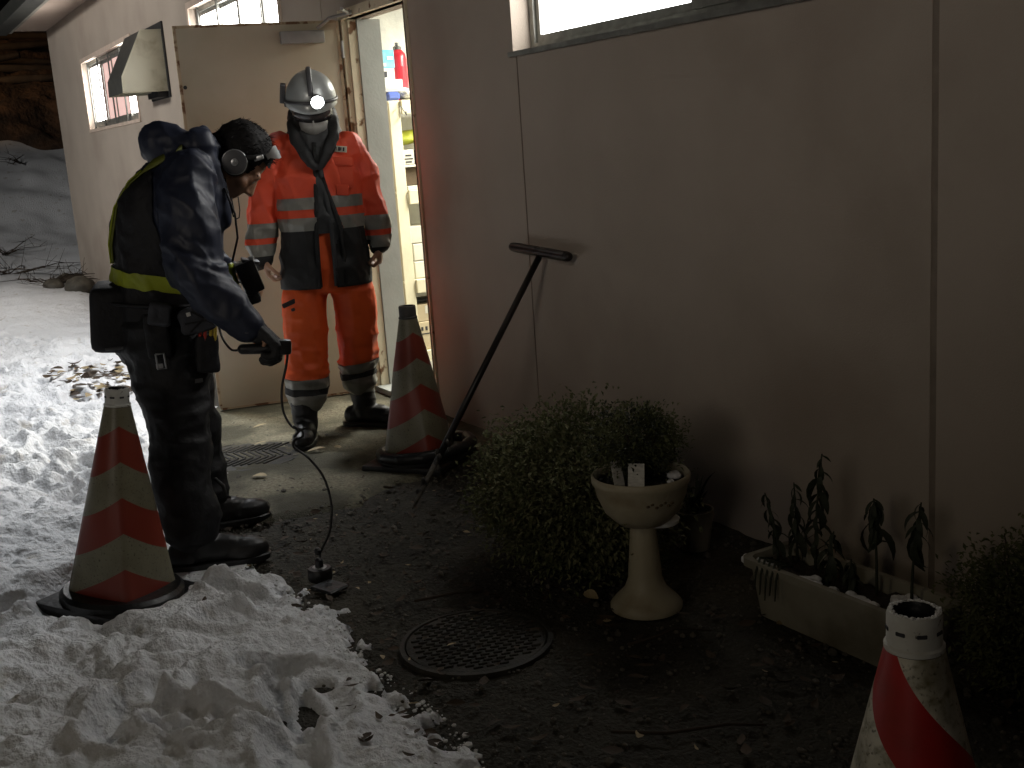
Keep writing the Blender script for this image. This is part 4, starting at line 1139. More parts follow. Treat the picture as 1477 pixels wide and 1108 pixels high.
# log fence on the bank
fx = -27.0
ft = thing('log_fence', 'dark log rail fence on top of the brown bank far behind', 'fence', (fx, 3.5, 3.5))
for z in (0.35, 0.72, 1.08):
    m = MB(); m.tube([(0, -8, z + .1), (0.05, -2, z + .03), (0, 1, z), (0, 5, z - .05)], 0.075, 8); m.build('rail', [M['log']], ft, True)
for y in (-6, -3.6, -1.2, 0.55, 3.0):
    m = MB(); m.tube([(-.1, y, -.6), (-.1, y, 1.35)], 0.09, 8); m.build('post', [M['log']], ft, True)
for i, (x, y, l, a) in enumerate([(-24.6, 2.6, 3.2, 74), (-24.0, 3.0, 2.8, 80), (-23.6, 3.1, 2.4, 70), (-25.2, 3.2, 2.6, 84), (-24.2, 2.3, 2.2, 64)]):
    z = float(bank_h(np.array([x]), np.array([y]))[0])
    m = MB(); m.tube([(-l / 2, 0, 0), (0, 0, .04), (l / 2, 0, 0)], [.07, .08, .06], 8); o = m.build('fallen_log', [M['log']], None, True, (x, y, z + .05), (0, R(4 - 3 * i), R(a)))
    tag(o, ['fallen log highest but one on the brown bank', 'fallen log lying across the middle of the brown bank', 'lowest fallen log on the brown bank', 'fallen log just under the log fence', 'short fallen log at the left of the brown bank'][i], 'log')

# ================================================================== people
class Head:
    def __init__(s, o, f, u):
        s.o = Vector(o); s.f = Vector(f).normalized(); s.u = Vector(u).normalized(); s.l = s.u.cross(s.f)
        s.R = Matrix((s.f, s.l, s.u)).transposed()
    def p(s, a, b, c): return s.o + s.f * a + s.l * b + s.u * c
    def m4(s): return Matrix.Translation(s.o) @ s.R.to_4x4()

def head_shapes(mb, h):
    E = lambda c, r: mb.ell(h.p(*c), r, rot=h.R)
    Cp = lambda a, b, r, r2=None: mb.capsule(h.p(*a), h.p(*b), r, r2)
    E((-.012, 0, .035), (.098, .077, .092)); E((.035, 0, -.03), (.066, .062, .085)); E((.035, 0, -.085), (.055, .050, .035))
    E((.078, 0, -.102), (.020, .022, .018))
    Cp((.090, 0, .012), (.113, 0, -.030), .009, .0125); E((.100, .012, -.036), (.012, .009, .008)); E((.100, -.012, -.036), (.012, .009, .008))
    Cp((.083, -.036, .026), (.083, .036, .026), .012)
    for q in (-1, 1):
        E((.062, .042 * q, -.028), (.026, .024, .026)); E((.080, .031 * q, .004), (.013, .017, .012))
        E((-.004, .079 * q, -.006), (.020, .009, .032)); Cp((-.02, .07 * q, -.02), (.04, .045 * q, -.09), .018)
    Cp((.088, -.018, -.064), (.088, .018, -.064), .0085); Cp((.086, -.015, -.076), (.086, .015, -.076), .009)

def hand_shapes(mb, w, d, n, side, curl=0.4, s=1.0, thick=1.0, grip=None, ext=0.0):
    """palm, four fingers of unequal length and a thumb; d along the hand, n out of the palm, side +1/-1 = thumb side"""
    w = Vector(w); d = Vector(d).normalized(); n = Vector(n); n = (n - d * n.dot(d)).normalized(); l = d.cross(n) * side
    for k, off in enumerate((.031, .010, -.011, -.030)):
        kn = w + d * (.092 - .004 * abs(k - 1)) * s + l * off * s
        mb.capsule(w + d * .008 * s + l * off * .6 * s, kn, .0145 * s * thick, .0115 * s * thick, 8)
        L = (.074, .082, .077, .060)[k] * s; p = kn; a = 0; fl = curl if not isinstance(curl, (list, tuple)) else curl[k]
        for j, (fr, ang) in enumerate(((.46, 62), (.30, 78), (.24, 45))):
            a += R(ang) * fl
            q = p + (d * math.cos(a) + n * math.sin(a)) * L * fr + l * off * .10 * L * 4 * fr
            mb.capsule(p, q, (.0098, .0090, .0082)[j] * s * thick, (.0090, .0082, .0072)[j] * s * thick, 8); p = q
    mb.capsule(w + d * .02 * s - l * .0, w + d * .075 * s, .016 * s * thick, .014 * s * thick, 8, flat=1.0)
    t0 = w + d * .018 * s + l * .026 * s; t1 = t0 + (d * .78 + l * .42 + n * .38).normalized() * .042 * s
    t2 = t1 + (d * .8 + l * .15 + n * .6).normalized() * .033 * s; t3 = t2 + (d * .75 - l * .25 + n * .6).normalized() * .026 * s
    mb.capsule(t0, t1, .0155 * s * thick, .012 * s * thick, 8); mb.capsule(t1, t2, .0115 * s * thick, .0105 * s * thick, 8); mb.capsule(t2, t3, .0105 * s * thick, .0085 * s * thick, 8)

def crease(P, sc, seed, power=2.0):
    n = vnoise(np.asarray(P) * np.asarray(sc), seed)
    n2 = vnoise(np.asarray(P) * np.asarray(sc) * 2.1 + 5, seed + 3)
    return (1 - np.abs(n)) ** power - 0.42 + 0.45 * ((1 - np.abs(n2)) ** power - 0.42)

def limb(mb, pts, n=24):
    """pts: (point, radius) chain skinned as overlapping tapered capsules"""
    for (a, ra), (b, rb) in zip(pts[:-1], pts[1:]): mb.capsule(a, b, ra, rb, n)

def chain_dist(P, pts):
    d = np.full(len(P), 9.0)
    for (a, ra), (b, rb) in zip(pts[:-1], pts[1:]):
        d = np.minimum(d, seg_dist(P, a, b) - 0.5 * (ra + rb))
    return d

def skin_obj(name, V, F, mats, parent, idx=None):
    V, F2 = compact(V, F)
    return link(name, new_mesh(name, V, F2, mats, idx, True), parent)

def centers(V, F): return np.array([np.mean([V[i] for i in f], axis=0) for f in F])

def boot(parent, x, y, ang, hgt=.27, name='boot', mt='gum', s=1.0, splay=None):
    b = MB()
    b.ell((.155 * s, 0, .042), (.085 * s, .052 * s, .044)); b.ell((.06 * s, .003, .055), (.11 * s, .047 * s, .058)); b.ell((-.03 * s, 0, .05), (.072 * s, .045 * s, .06))
    b.capsule((.02, 0, .07), (.0, 0, hgt), .056 * s, .066 * s, 18)
    V, N, F = remesh(b, .007, 3)
    V[:, 2] = np.maximum(V[:, 2], 0.012)
    cr = crease(V, (6, 9, 26), 91)
    V = V + N * (0.006 * cr * np.clip((V[:, 2] - .03) / .05, 0, 1) * np.clip((0.26 - V[:, 2]) / .1, 0, 1))[:, None]
    o = link(name, new_mesh(name, V, F, M[mt], smooth=True), parent, (x, y, 0), (0, 0, ang))
    m = MB(); m.loft([((.065 * s, 0, z), (1, 0, 0), (0, 1, 0), a * s, bb * s, 2.6) for z, a, bb in ((.0, .168, .050), (.004, .174, .054), (.022, .176, .055), (.026, .170, .050))], 30)
    auto_smooth(link('sole', new_mesh('sole', m.V, m.F, M['rubber']), o))
    return o

# ------------------------------------------------------------------ the man in orange
OA = R(69.44)
om = thing('person', 'person in orange reflective parka and silver helmet with lit headlamp, standing before the door', 'person', (-5.2, 1.95, 0.012), OA)
oh = Head((0.003, -0.02, 1.568), (0, -math.cos(R(20)), -math.sin(R(20))), (0, -math.sin(R(20)), math.cos(R(20))))
ARM_L = [((-.150, .02, 1.385), .066), ((-.225, .025, 1.26), .073), ((-.282, .02, 1.10), .066), ((-.295, -.005, .98), .064), ((-.297, -.02, .885), .056)]
ARM_R = [((.145, .02, 1.370), .066), ((.200, .03, 1.25), .070), ((.238, .03, 1.10), .063), ((.256, .01, .98), .062), ((.262, -.005, .905), .052)]
LEG_L = [((-.100, .01, .86), .092), ((-.124, -.01, .66), .105), ((-.138, -.04, .46), .103), ((-.150, -.062, .32), .096), ((-.158, -.070, .215), .089)]
LEG_R = [((.090, .01, .86), .092), ((.110, .015, .64), .105), ((.110, .03, .46), .099), ((.102, .055, .33), .090), ((.098, .078, .245), .083)]
# body: one skin under the clothes, with head and hands
b = MB(); head_shapes(b, oh)
b.capsule(oh.p(-.02, 0, -.06), (0, .02, 1.36), .052, .07)
b.loft([((0, .02, z), (1, 0, 0), (0, 1, 0), a, d, 2.3) for z, a, d in ((.82, .15, .1), (.95, .145, .09), (1.1, .14, .09), (1.28, .165, .1), (1.38, .15, .08), (1.42, .08, .06))])
for ch in (ARM_L, ARM_R): limb(b, [(p, r * .55) for p, r in ch], 12)
for ch in (LEG_L, LEG_R): limb(b, [(p, r * .6) for p, r in ch], 14)
hand_shapes(b, (-.292, -.025, .880), (.16, -.1, -1), (.95, .1, .1), 1, curl=(.55, .7, .8, .85), s=.92)
hand_shapes(b, (.260, -.008, .900), (-.12, -.12, -1), (-.95, .15, .05), -1, curl=(.75, .9, .95, 1.0), s=.92)
for s_, an in ((-1, LEG_L), (1, LEG_R)): b.capsule(an[-1][0], Vector(an[-1][0]) + Vector((-.004, -.01, -.10)), .045, .036)
V, N, F = remesh(b, .0052, 2)
skin_obj('body', V, F, [M['skin']], om)
for q in (-1, 1):
    m = MB(); m.ell(oh.p(.084, .031 * q, .004), (.011, .011, .011)); m.build('eye', [M['white_pl']], om, True)
# trousers
b = MB()
b.loft([((0, .02, z), (1, 0, 0), (0, 1, 0), a, d, 2.4) for z, a, d in ((.62, .10, .08), (.70, .185, .125), (.78, .200, .130), (.90, .180, .12), (1.03, .155, .105))])
b = MB()
b.loft([((-.005, .015, z), (1, 0, 0), (0, 1, 0), a, d, 2.4) for z, a, d in ((.70, .17, .11), (.80, .195, .128), (.90, .180, .12), (1.03, .155, .105))])
limb(b, LEG_L); limb(b, LEG_R)
V, N, F = remesh(b, .0085, 4)
kz = np.exp(-((V[:, 2] - .30) / .13) ** 2) + .45
V = V + N * (0.013 * kz * crease(V + .05 * np.stack([0 * V[:, 0], 0 * V[:, 0], V[:, 0]], 1) * 3, (7, 7, 13), 5) + .006 * crease(V, (16, 16, 5), 9))[:, None]
CUT = [.352, .318, .290, .258]
cutsL = [((-.15, 0, z), (0.06, 0, 1)) for z in (.305, .258, .226)]; cutsR = [((.10, 0, z), (-0.10, 0, 1)) for z in (.338, .292, .262)]
V, F = bisect(V, F, cutsL + cutsR)
C_ = centers(V, F)
def bandz(C, cuts):
    out = []
    for co, no in cuts: out.append(((C - np.array(co)) @ np.array(no)) > 0)
    return out
isL = C_[:, 0] < -.02
bl = bandz(C_, cutsL); br = bandz(C_, cutsR)
reg = np.where(isL, np.where(bl[0], 0, np.where(bl[1], 1, np.where(bl[2], 2, 3))), np.where(br[0], 0, np.where(br[1], 1, np.where(br[2], 2, 3))))
skin_obj('trousers', V, [f for f, r in zip(F, reg) if r == 0] , [M['orange_tr']], om)
NN = normals_of(V, F)
for r_, nm, mt, off in ((1, 'reflective_band', 'reflect', .004), (2, 'trouser_hem', 'charcoal', .006), (3, 'reflective_band', 'reflect', .004)):
    for sd in (True, False):
        ff = [f for f, q, l in zip(F, reg, isL) if q == r_ and l == sd]
        if ff: skin_obj(nm, V + NN * off, ff, [M[mt]], om)
m = MB(); m.rbox((-.188, -.105, .672), (.085, .012, .022), .004, rot=(0, R(-18), R(14)), seg=1); m.build('pocket_flap', [M['black']], om)
m = MB(); m.rbox((-.180, -.117, .640), (.018, .008, .014), .002, rot=(0, R(-12), R(14)), seg=1); m.build('flap_tab', [M['ink']], om)
boot(om, -.178, -.085, R(-96)); boot(om, .100, .085, R(-24))
# parka
b = MB()
TOR = [(.725, -.012, .222, .150), (.80, -.010, .212, .150), (.90, -.006, .202, .142), (1.0, -.004, .198, .138), (1.12, -.004, .200, .138), (1.22, -.004, .203, .135), (1.31, -.004, .190, .124), (1.37, -.004, .160, .108), (1.43, -.004, .115, .09), (1.48, -.004, .08, .07)]
b.loft([((cx, .02, z), (1, 0, 0), (0, 1, 0), a, d, 2.5) for z, cx, a, d in TOR], 40)
limb(b, ARM_L); limb(b, ARM_R)
V, N, F = remesh(b, .0085, 4)
dl = np.minimum(chain_dist(V, ARM_L), chain_dist(V, ARM_R))
arm = np.clip(1 - dl / .03, 0, 1)
amp = .017 + .006 * arm
hemk = np.clip((V[:, 2] - .735) / .06, 0, 1)
V = V + N * (hemk * (amp * crease(V + .3 * V[:, [2, 0, 1]], (9, 9, 4.5), 15) + .006 * crease(V, (17, 17, 7), 19) + .004 * fbm(V * 6, 2, 3)))[:, None]
zc = [.998, 1.042, 1.068, 1.098, 1.150, .905, .952, .972, 1.015, 1.058]
V, F = bisect(V, F, [((0, 0, z), (0.0, 0, 1)) for z in sorted(set([1.000, 1.060, 1.098, 1.152] + [.895, .950, .978, 1.045]))])
# slanted edges of the open front
xl = lambda z: np.interp(z, [.7, 1.0, 1.1, 1.28, 1.36, 1.45], [-.040, -.032, -.024, -.014, -.055, -.10])
xr = lambda z: np.interp(z, [.7, .85, .93, 1.0, 1.11, 1.27, 1.36, 1.45], [.034, .034, .05, .092, .062, .018, .055, .10])
V, F = bisect(V, F, [((-.032, 0, 1.0), (1, 0, -.08)), ((.062, 0, 1.11), (1, 0, .29)), ((.036, 0, .8), (1, 0, 0.0))])
C_ = centers(V, F); x, y, z = C_.T
front = y < .02
armL = chain_dist(C_, ARM_L) ; armR = chain_dist(C_, ARM_R)
onarm = (z > .80) & (((armL < .018) & (x < -.195)) | ((armR < .018) & (x > .178)))
onarm &= ~((z < .93) & (np.abs(x) < .215))
gap = front & (z < .985) & (x > -.036) & (x < .034) & ~onarm
strip = front & (x > xl(z)) & (x < xr(z)) & ~onarm
reg = np.zeros(len(F), int)                                  # 0 orange
reg[(z < 1.0) & ~onarm] = 1                                   # charcoal skirt
reg[strip] = 2                                                # dark front placket
reg[~onarm & ~strip & (((z > 1.0) & (z < 1.060)) | ((z > 1.098) & (z < 1.152)))] = 3
reg[onarm & (((z > .895) & (z < .950)) | ((z > .978) & (z < 1.045)))] = 4
reg[onarm & (z < .895)] = 5
reg[gap] = 9
fm = lambda r: [f for f, q in zip(F, reg) if q in r]
idx = [{0: 0, 1: 1, 2: 2, 5: 1}[q] for q in reg if q in (0, 1, 2, 5)]
Vc, Fc = compact(V, fm((0, 1, 2, 5)))
link('parka', new_mesh('parka', Vc, Fc, [M['orange'], M['charcoal'], M['lining']], idx, True), om)
NN = normals_of(V, F)
for nm, sel in (('reflective_band', (reg == 3) & (z < 1.08)), ('reflective_band', (reg == 3) & (z > 1.08)), ('sleeve_band', (reg == 4) & (x < 0) & (z < .965)), ('sleeve_band', (reg == 4) & (x < 0) & (z > .965)), ('sleeve_band', (reg == 4) & (x > 0) & (z < .965)), ('sleeve_band', (reg == 4) & (x > 0) & (z > .965))):
    ff = [f for f, q in zip(F, sel) if q]
    if ff: skin_obj(nm, V + NN * .003, ff, [M['reflect']], om)
def front_y(px, pz):
    d = (V[:, 0] - px) ** 2 + (V[:, 2] - pz) ** 2 + np.where(V[:, 1] > .02, 9, 0)
    return V[np.argmin(d), 1]
for pts, mt, nm, rr in (([(-.004, 1.40), (-.010, 1.30), (-.024, 1.1), (-.034, 1.0), (-.040, .86), (-.042, .735)], 'charcoal', 'front_edge', .010), ([(.006, 1.38), (.015, 1.26), (.030, 1.12), (.036, 1.0), (.036, .86), (.034, .735)], 'lining', 'front_edge', .011), ([(.02, 1.24), (.045, 1.12), (.075, 1.01), (.080, .88), (.078, .74)], 'charcoal', 'storm_flap', .008)):
    m = MB(); m.tube([(px, front_y(px, pz) - .006, pz) for px, pz in pts], rr, 8, flat=.55); m.build(nm, [M[mt]], om, True)
# chest pockets and name strip
def patch(nm, cx, cz, w, h, mt, off=.010, r=.004, rz=0):
    yy = min(front_y(cx, cz), front_y(cx - w / 3, cz), front_y(cx + w / 3, cz), front_y(cx, cz + h / 3))
    m = MB(); m.rbox((0, 0, 0), (w, .012, h), r, seg=2); return m.build(nm, [M[mt]], om, True, (cx, yy - off + .006, cz), (0, rz, R(-16) if cx > 0 else R(16)))
patch('pocket', .118, 1.235, .090, .10, 'orange', .004, .006, R(6)); patch('pocket_flap', .116, 1.305, .100, .040, 'orange', .012, .006, R(6))
nt = patch('name_strip', .108, 1.362, .070, .028, 'paper', .014, .002, R(8))
m = MB()
for k, wv in enumerate((.007, .004, .010, .005, .008)):
    m.box((-.026 + .011 * k, -.0075, -.008 + .002 * (k % 2)), (-.026 + .011 * k + wv, -.0064, .009))
m.build('lettering', [M['ink']], nt)
patch('pocket', .105, 1.175, .062, .05, 'orange', .006, .005, R(4))
# collar
b = MB()
for k in range(14):
    a0 = R(-42 + 264 * k / 14); a1 = R(-42 + 264 * (k + 1) / 14)
    p = lambda a: (0.098 * math.cos(a), .022 + .085 * math.sin(a), 1.445 + .022 * math.sin(a))
    for dz, rr in ((0, .032), (.035, .027), (.072, .021), (.095, .015)): b.capsule(Vector(p(a0)) * (1 if dz < .05 else 1) + Vector((0, 0, dz)), Vector(p(a1)) + Vector((0, 0, dz)), rr, rr, 8)
for q in (-1, 1): limb(b, [((.100 * q, -.02, 1.49), .024), ((.088 * q, -.080, 1.425), .027), ((.050 * q, -.125, 1.345), .026), ((.012 * q, -.136, 1.285), .018)], 10)
b.capsule((0, .0, 1.34), (0, -.01, 1.45), .062, .055, 14)
V2, N2, F2 = remesh(b, .007, 3); V2 = V2 + N2 * (.006 * crease(V2, (14, 14, 9), 31))[:, None]
link('collar', new_mesh('collar', V2, F2, M['black'], smooth=True), om)
# mask, helmet, headlamp, and a visor added to darken the backlit face
b = MB(); b.ell(oh.p(.050, 0, -.066), (.072, .068, .058), rot=oh.R); b.capsule(oh.p(.112, 0, -.028), oh.p(.108, 0, -.075), .014)
V2, N2, F2 = remesh(b, .006, 3); V2 = V2 + N2 * (.003 * crease(V2, (10, 10, 40), 41))[:, None]
o = link('mask', new_mesh('mask', V2, F2, M['mask'], smooth=True), om)
m = MB()
for q in (-1, 1): m.tube([oh.p(.05, .058 * q, -.05), oh.p(.01, .078 * q, -.02), oh.p(-.01, .083 * q, .0)], .0018, 5)
m.build('ear_loop', [M['mask']], om)
m = MB(); VV = []; n_ = 15
for i in range(n_):
    a = R(-68 + 136 * i / (n_ - 1))
    for zz, rr in ((.030, .106), (-.008, .116), (-.042, .112)): VV.append(oh.p(.012 + rr * math.cos(a), rr * .86 * math.sin(a), zz))
m.add(VV, [q for i in range(n_ - 1) for q in ((i * 3, i * 3 + 1, i * 3 + 4, i * 3 + 3), (i * 3 + 1, i * 3 + 2, i * 3 + 5, i * 3 + 4))])
vo = m.build('face_shade_visor', [M['face_shade_visor']], om, True); sd_ = vo.modifiers.new('s', 'SOLIDIFY'); sd_.thickness = .003
m = MB()
prof_ = []
VV = []; FF = []; nu, nv = 40, 14
for j in range(nv + 1):
    t = (math.pi / 2) * (1 - j / nv) if j < nv else 0.0
    for k in range(nu):
        a = 2 * math.pi * k / nu
        rf = .133 if math.cos(a) > 0 else .136
        x = rf * math.cos(t) * math.cos(a); yv = .116 * math.cos(t) * math.sin(a); zv = .030 + .131 * math.sin(t)
        rg = .006 * math.exp(-(yv / .016) ** 2) * (1 if t > .25 else t / .25)
        VV.append(oh.p(x - .004, yv, zv + rg))
base = len(VV)
for k in range(nu):                                           # rim, lower at the back, small brim in front
    a = 2 * math.pi * k / nu; c = math.cos(a)
    VV.append(oh.p((.137 + .020 * max(0, c) ** 3) * c - .004, .119 * math.sin(a), .012 - (.03 if c < -.2 else 0) * min(1, -c) - .004 * max(0, c)))
for j in range(nv + 1):
    for k in range(nu):
        a = j * nu + k; b_ = j * nu + (k + 1) % nu
        FF.append((a, a + nu, b_ + nu, b_))
m.add(VV, FF); o = m.build('helmet', [M['helmet']], om, True); s_ = o.modifiers.new('s', 'SOLIDIFY'); s_.thickness = .004
m = MB(); m.tube([oh.p(.129 * math.cos(t), 0, .035 + .136 * math.sin(t)) for t in np.linspace(R(20), R(165), 14)], .012, 8, flat=.5); m.build('helmet_ridge', [M['grey_pl']], om, True)
m = MB(); m.rbox((0, 0, 0), (.035, .026, .090), .007); m.build('helmet_bracket', [M['grey_pl']], om, True).matrix_local = oh.m4() @ Matrix.Translation((-.01, -.126, .062)) @ Matrix.Rotation(R(-8), 4, 'X')
m = MB(); m.rbox((0, 0, 0), (.03, .014, .03), .005); m.build('bracket_foot', [M['grey_pl']], om, True).matrix_local = oh.m4() @ Matrix.Translation((-.01, -.118, .015))
m = MB(); m.tube([oh.p(.132 * math.cos(a) , .119 * math.sin(a), .030 + .022 * max(0, math.cos(a))) for a in np.linspace(0, 2 * math.pi, 40)], .005, 6, flat=1.8, cap=False); m.build('headlamp_strap', [M['grey_pl']], om, True)
m = MB()
for q in (-1, 1): m.tube([oh.p(.0, .102 * q, .02), oh.p(.01, .088 * q, -.05), oh.p(.045, .05 * q, -.118), oh.p(.06, .0, -.128)], .0045, 6)
m.build('chin_strap', [M['grey_pl']], om, True)
m = MB(); m.tube([oh.p(.062, -.004, -.128), oh.p(.066, .012, -.150), oh.p(.064, .022, -.166)], [.005, .007, .003], 6); m.build('strap_tail', [M['white_pl']], om, True)
hl = Matrix.Translation((0, 0, 0))
LC = oh.p(.150, .026, .062); Ld = (oh.f + oh.l * .10 - oh.u * .02).normalized()
lq = Ld.to_track_quat('Z', 'Y').to_matrix().to_4x4(); lq.translation = LC
m = MB(); m.lathe([(.020, -.03), (.030, -.022), (.0325, .006), (.029, .008)], 24); m.F.pop(); o = m.build('headlamp', [M['grey_pl']], om); o.matrix_local = lq; auto_smooth(o)
m = MB(); m.lathe([(.0285, .002), (.0285, .0065)], 24); q = m.build('lens', [M['beam']], o)
# the headlamp's own light
LB = om.matrix_basis if False else (Matrix.Translation((-5.2, 1.95, 0.012)) @ Matrix.Rotation(OA, 4, 'Z'))
lw = LB @ (LC + Ld * .03); 
lamp('headlamp_light', 'SPOT', lw, 7, (0.88, 0.96, 1.0), (-3.6, 0.35, 0.65), spot_size=R(66), spot_blend=0.8, shadow_soft_size=0.02)

# ------------------------------------------------------------------ the man in the dark parka
LA = R(76.234)
lmn = thing('person', 'person in dark navy parka with lime harness and headset, bending over a ground probe', 'person', (-4.0, 0.98, 0.0), LA)
pt_ = R(57); yw = R(-4)
lh = Head((.213, -.004, 1.352), (math.cos(pt_) * math.cos(yw), math.cos(pt_) * math.sin(yw), -math.sin(pt_)), (math.sin(pt_) * math.cos(yw), math.sin(pt_) * math.sin(yw), math.cos(pt_)))
RA = [((.045, -.175, 1.315), .088), ((.035, -.240, 1.19), .086), ((.036, -.285, 1.03), .080), ((.075, -.305, .955), .074), ((.125, -.325, .895), .064), ((.178, -.340, .838), .054)]
LAm = [((.055, .175, 1.315), .085), ((.04, .245, 1.18), .082), ((.05, .26, 1.04), .074), ((.10, .20, .98), .062), ((.15, .13, .955), .05)]
RL = [((-.092, -.085, .80), .150), ((-.086, -.140, .62), .122), ((-.088, -.175, .44), .098), ((-.096, -.205, .29), .098), ((-.080, -.215, .15), .094)]
LL = [((-.085, .085, .80), .140), ((-.065, .13, .62), .112), ((-.040, .165, .44), .092), ((-.035, .195, .29), .088), ((-.025, .205, .14), .082)]
b = MB(); head_shapes(b, lh)
b.capsule(lh.p(-.035, 0, -.06), (.06, 0, 1.30), .052, .075)
b.loft([((cx, 0, z), (1, 0, 0), (0, 1, 0), d, a, 2.3) for z, cx, d, a in ((.85, -.09, .1, .14), (1.0, -.06, .1, .14), (1.2, -.02, .11, .16), (1.30, .03, .10, .15), (1.36, .06, .06, .08))])
for ch in (RA, LAm): limb(b, [(p, r * .5) for p, r in ch], 12)
for ch in (RL, LL): limb(b, [(p, r * .55) for p, r in ch], 14)
for an in (RL, LL): b.capsule(an[-1][0], Vector(an[-1][0]) + Vector((0, 0, -.09)), .045, .045)
hand_shapes(b, (.16, .12, .95), (.8, -.5, -.2), (0, -.4, -1), 1, .5, .9)
hand_shapes(b, (.182, -.342, .832), (.62, -.08, -.78), (-.55, .1, -.6), 1, (.75, .8, .82, .85), .80)
V, N, F = remesh(b, .0052, 2)
skin_obj('body', V, F, [M['skin']], lmn)
for q in (-1, 1):
    m = MB(); m.ell(lh.p(.084, .031 * q, .004), (.0105, .011, .009)); m.build('eye', [M['white_pl']], lmn, True)
    m = MB(); m.capsule(lh.p(.092, .018 * q, .028), lh.p(.082, .045 * q, .030), .0045, .003); m.build('eyebrow', [M['hair']], lmn, True)
# hair
b = MB(); b.ell((-.014, 0, .048), (.107, .087, .097)); b.ell((-.045, 0, .0), (.075, .078, .075))
V, N, F = remesh(b, .006, 2)
V = V + N * (.0035 * fbm(V * 28, 3, 7) + .002 * crease(V, (12, 60, 40), 8))[:, None]
keep = lambda c: not (c[0] > .055 and c[2] < .075) and not (c[0] > .02 and c[2] < .0) and c[2] > -.062
C_ = centers(V, F); F = [f for f, c in zip(F, C_) if keep(c)]
V, F = compact(V, F)
Vw = [tuple(lh.m4() @ Vector(v)) for v in V]
hr = link('hair', new_mesh('hair', Vw, F, M['hair'], smooth=True), lmn)
m = MB(); g = np.random.default_rng(12); C_ = centers(np.array(V), F)
for k in range(900):
    i = int(g.integers(len(C_))); p = Vector(C_[i]); nrm = (p - Vector((-.014, 0, .03))).normalized()
    d = (nrm * .45 + Vector((.55, 0, .05)) + Vector(g.normal(0, .22, 3))).normalized(); L = g.uniform(.010, .022) * (1.2 if p.z > .1 and p.x > 0 else .8)
    s = d.cross(Vector(g.normal(0, 1, 3))).normalized() * .0014
    m.add([tuple(lh.m4() @ q) for q in (p - s, p + s, p + d * L)], [(0, 1, 2)])
kind(m.build('strands', [M['hair']], hr), 'stuff')
# trousers and boots
b = MB()
b.loft([((cx, 0, z), (1, 0, 0), (0, 1, 0), d, a, 2.4) for z, cx, d, a in ((.70, -.092, .15, .17), (.78, -.095, .170, .19), (.88, -.088, .168, .192), (.98, -.07, .155, .18))])
limb(b, RL); limb(b, LL)
V, N, F = remesh(b, .009, 4)
V = V + N * (.014 * crease(V, (6, 6, 10), 55) + .006 * crease(V, (14, 14, 6), 56))[:, None]
skin_obj('trousers', V, F, [M['pants']], lmn)
boot(lmn, -.078, -.222, R(-3), .20, s=1.02); boot(lmn, -.035, .208, R(4), .20, s=1.0)
m = MB(); m.tube([(.01, -.20, .30), (.035, -.205, .27), (.04, -.21, .235), (.055, -.2, .225)], [.006, .007, .006, .004], 6); m.build('boot_strap', [M['black']], lmn, True)
# parka with its hood lying back round the neck
b = MB()
LT = [(.845, -.088, .160, .195), (.92, -.075, .168, .205), (1.0, -.055, .172, .212), (1.1, -.040, .180, .222), (1.2, -.022, .180, .226), (1.28, .000, .168, .218), (1.34, .030, .135, .185), (1.40, .075, .095, .12), (1.44, .10, .06, .08)]
b.loft([((cx, 0, z), (1, 0, 0), (0, 1, 0), d, a, 2.4) for z, cx, d, a in LT], 40)
limb(b, RA); limb(b, LAm)
for q in (-1, 1):
    limb(b, [((.140, .070 * q, 1.16), .034), ((.138, .095 * q, 1.26), .038), ((.118, .120 * q, 1.35), .038), ((.100, .125 * q, 1.425), .038), ((.070, .118 * q, 1.395), .050), ((.02, .105 * q, 1.412), .062), ((-.020, .065 * q, 1.428), .068), ((-.028, 0, 1.430), .069)], 14)
    b.capsule((.103, .118 * q, 1.43), (.118, .100 * q, 1.458), .030, .020)
V, N, F = remesh(b, .0085, 3)
da = np.minimum(chain_dist(V, RA), chain_dist(V, LAm)); arm = np.clip(1 - da / .03, 0, 1)
hood = np.clip((V[:, 2] - 1.34) / .06, 0, 1)
# sleeve folds run across the sleeve near the elbow, along it higher up
sl = V[:, 2] + .5 * V[:, 0]                                   # runs across the sleeve's bend
bend = np.exp(-((V[:, 2] - 1.00) / .10) ** 2)
Q_ = np.stack([V[:, 0] + .55 * V[:, 2], V[:, 1], V[:, 2] * .45 - .3 * V[:, 0]], 1)
V = V + N * ((.012 + .009 * arm) * crease(Q_, (11, 9, 6), 65) + .015 * arm * bend * crease(np.stack([sl, V[:, 1] * .3, 0 * sl], 1), (17, 12, 1), 68) + .004 * crease(V, (22, 20, 9), 66) + .012 * hood * crease(V, (8, 8, 14), 67) + .006 * fbm(V * 7, 2, 6))[:, None]
SL = np.array([.2, 0, 1.0]); SL /= np.linalg.norm(SL)
BC = np.array([-.22, 0, 1.008])
V, F = bisect(V, F, [(tuple(BC + SL * .025), tuple(SL)), (tuple(BC - SL * .025), tuple(SL)), ((0, 0, 1.352), (-.25, 0, 1)), ((0, 0, .862), (0, 0, 1))])
def snap(V, F, fld):
    """pull vertices onto the line where fld changes sign, so a seam there is smooth"""
    E = np.array([(f[i], f[(i + 1) % len(f)]) for f in F for i in range(len(f))])
    a, b_ = fld[E[:, 0]], fld[E[:, 1]]
    k = (a * b_) < 0; E = E[k]; t = a[k] / (a[k] - b_[k])
    V = V.copy(); done = set()
    for (i, j), q in zip(E, t):
        m_, w_ = (i, q) if q < .5 else (j, 1 - q)
        if m_ in done: continue
        done.add(m_); o_ = j if m_ == i else i
        V[m_] = V[m_] + (V[o_] - V[m_]) * w_
    return V
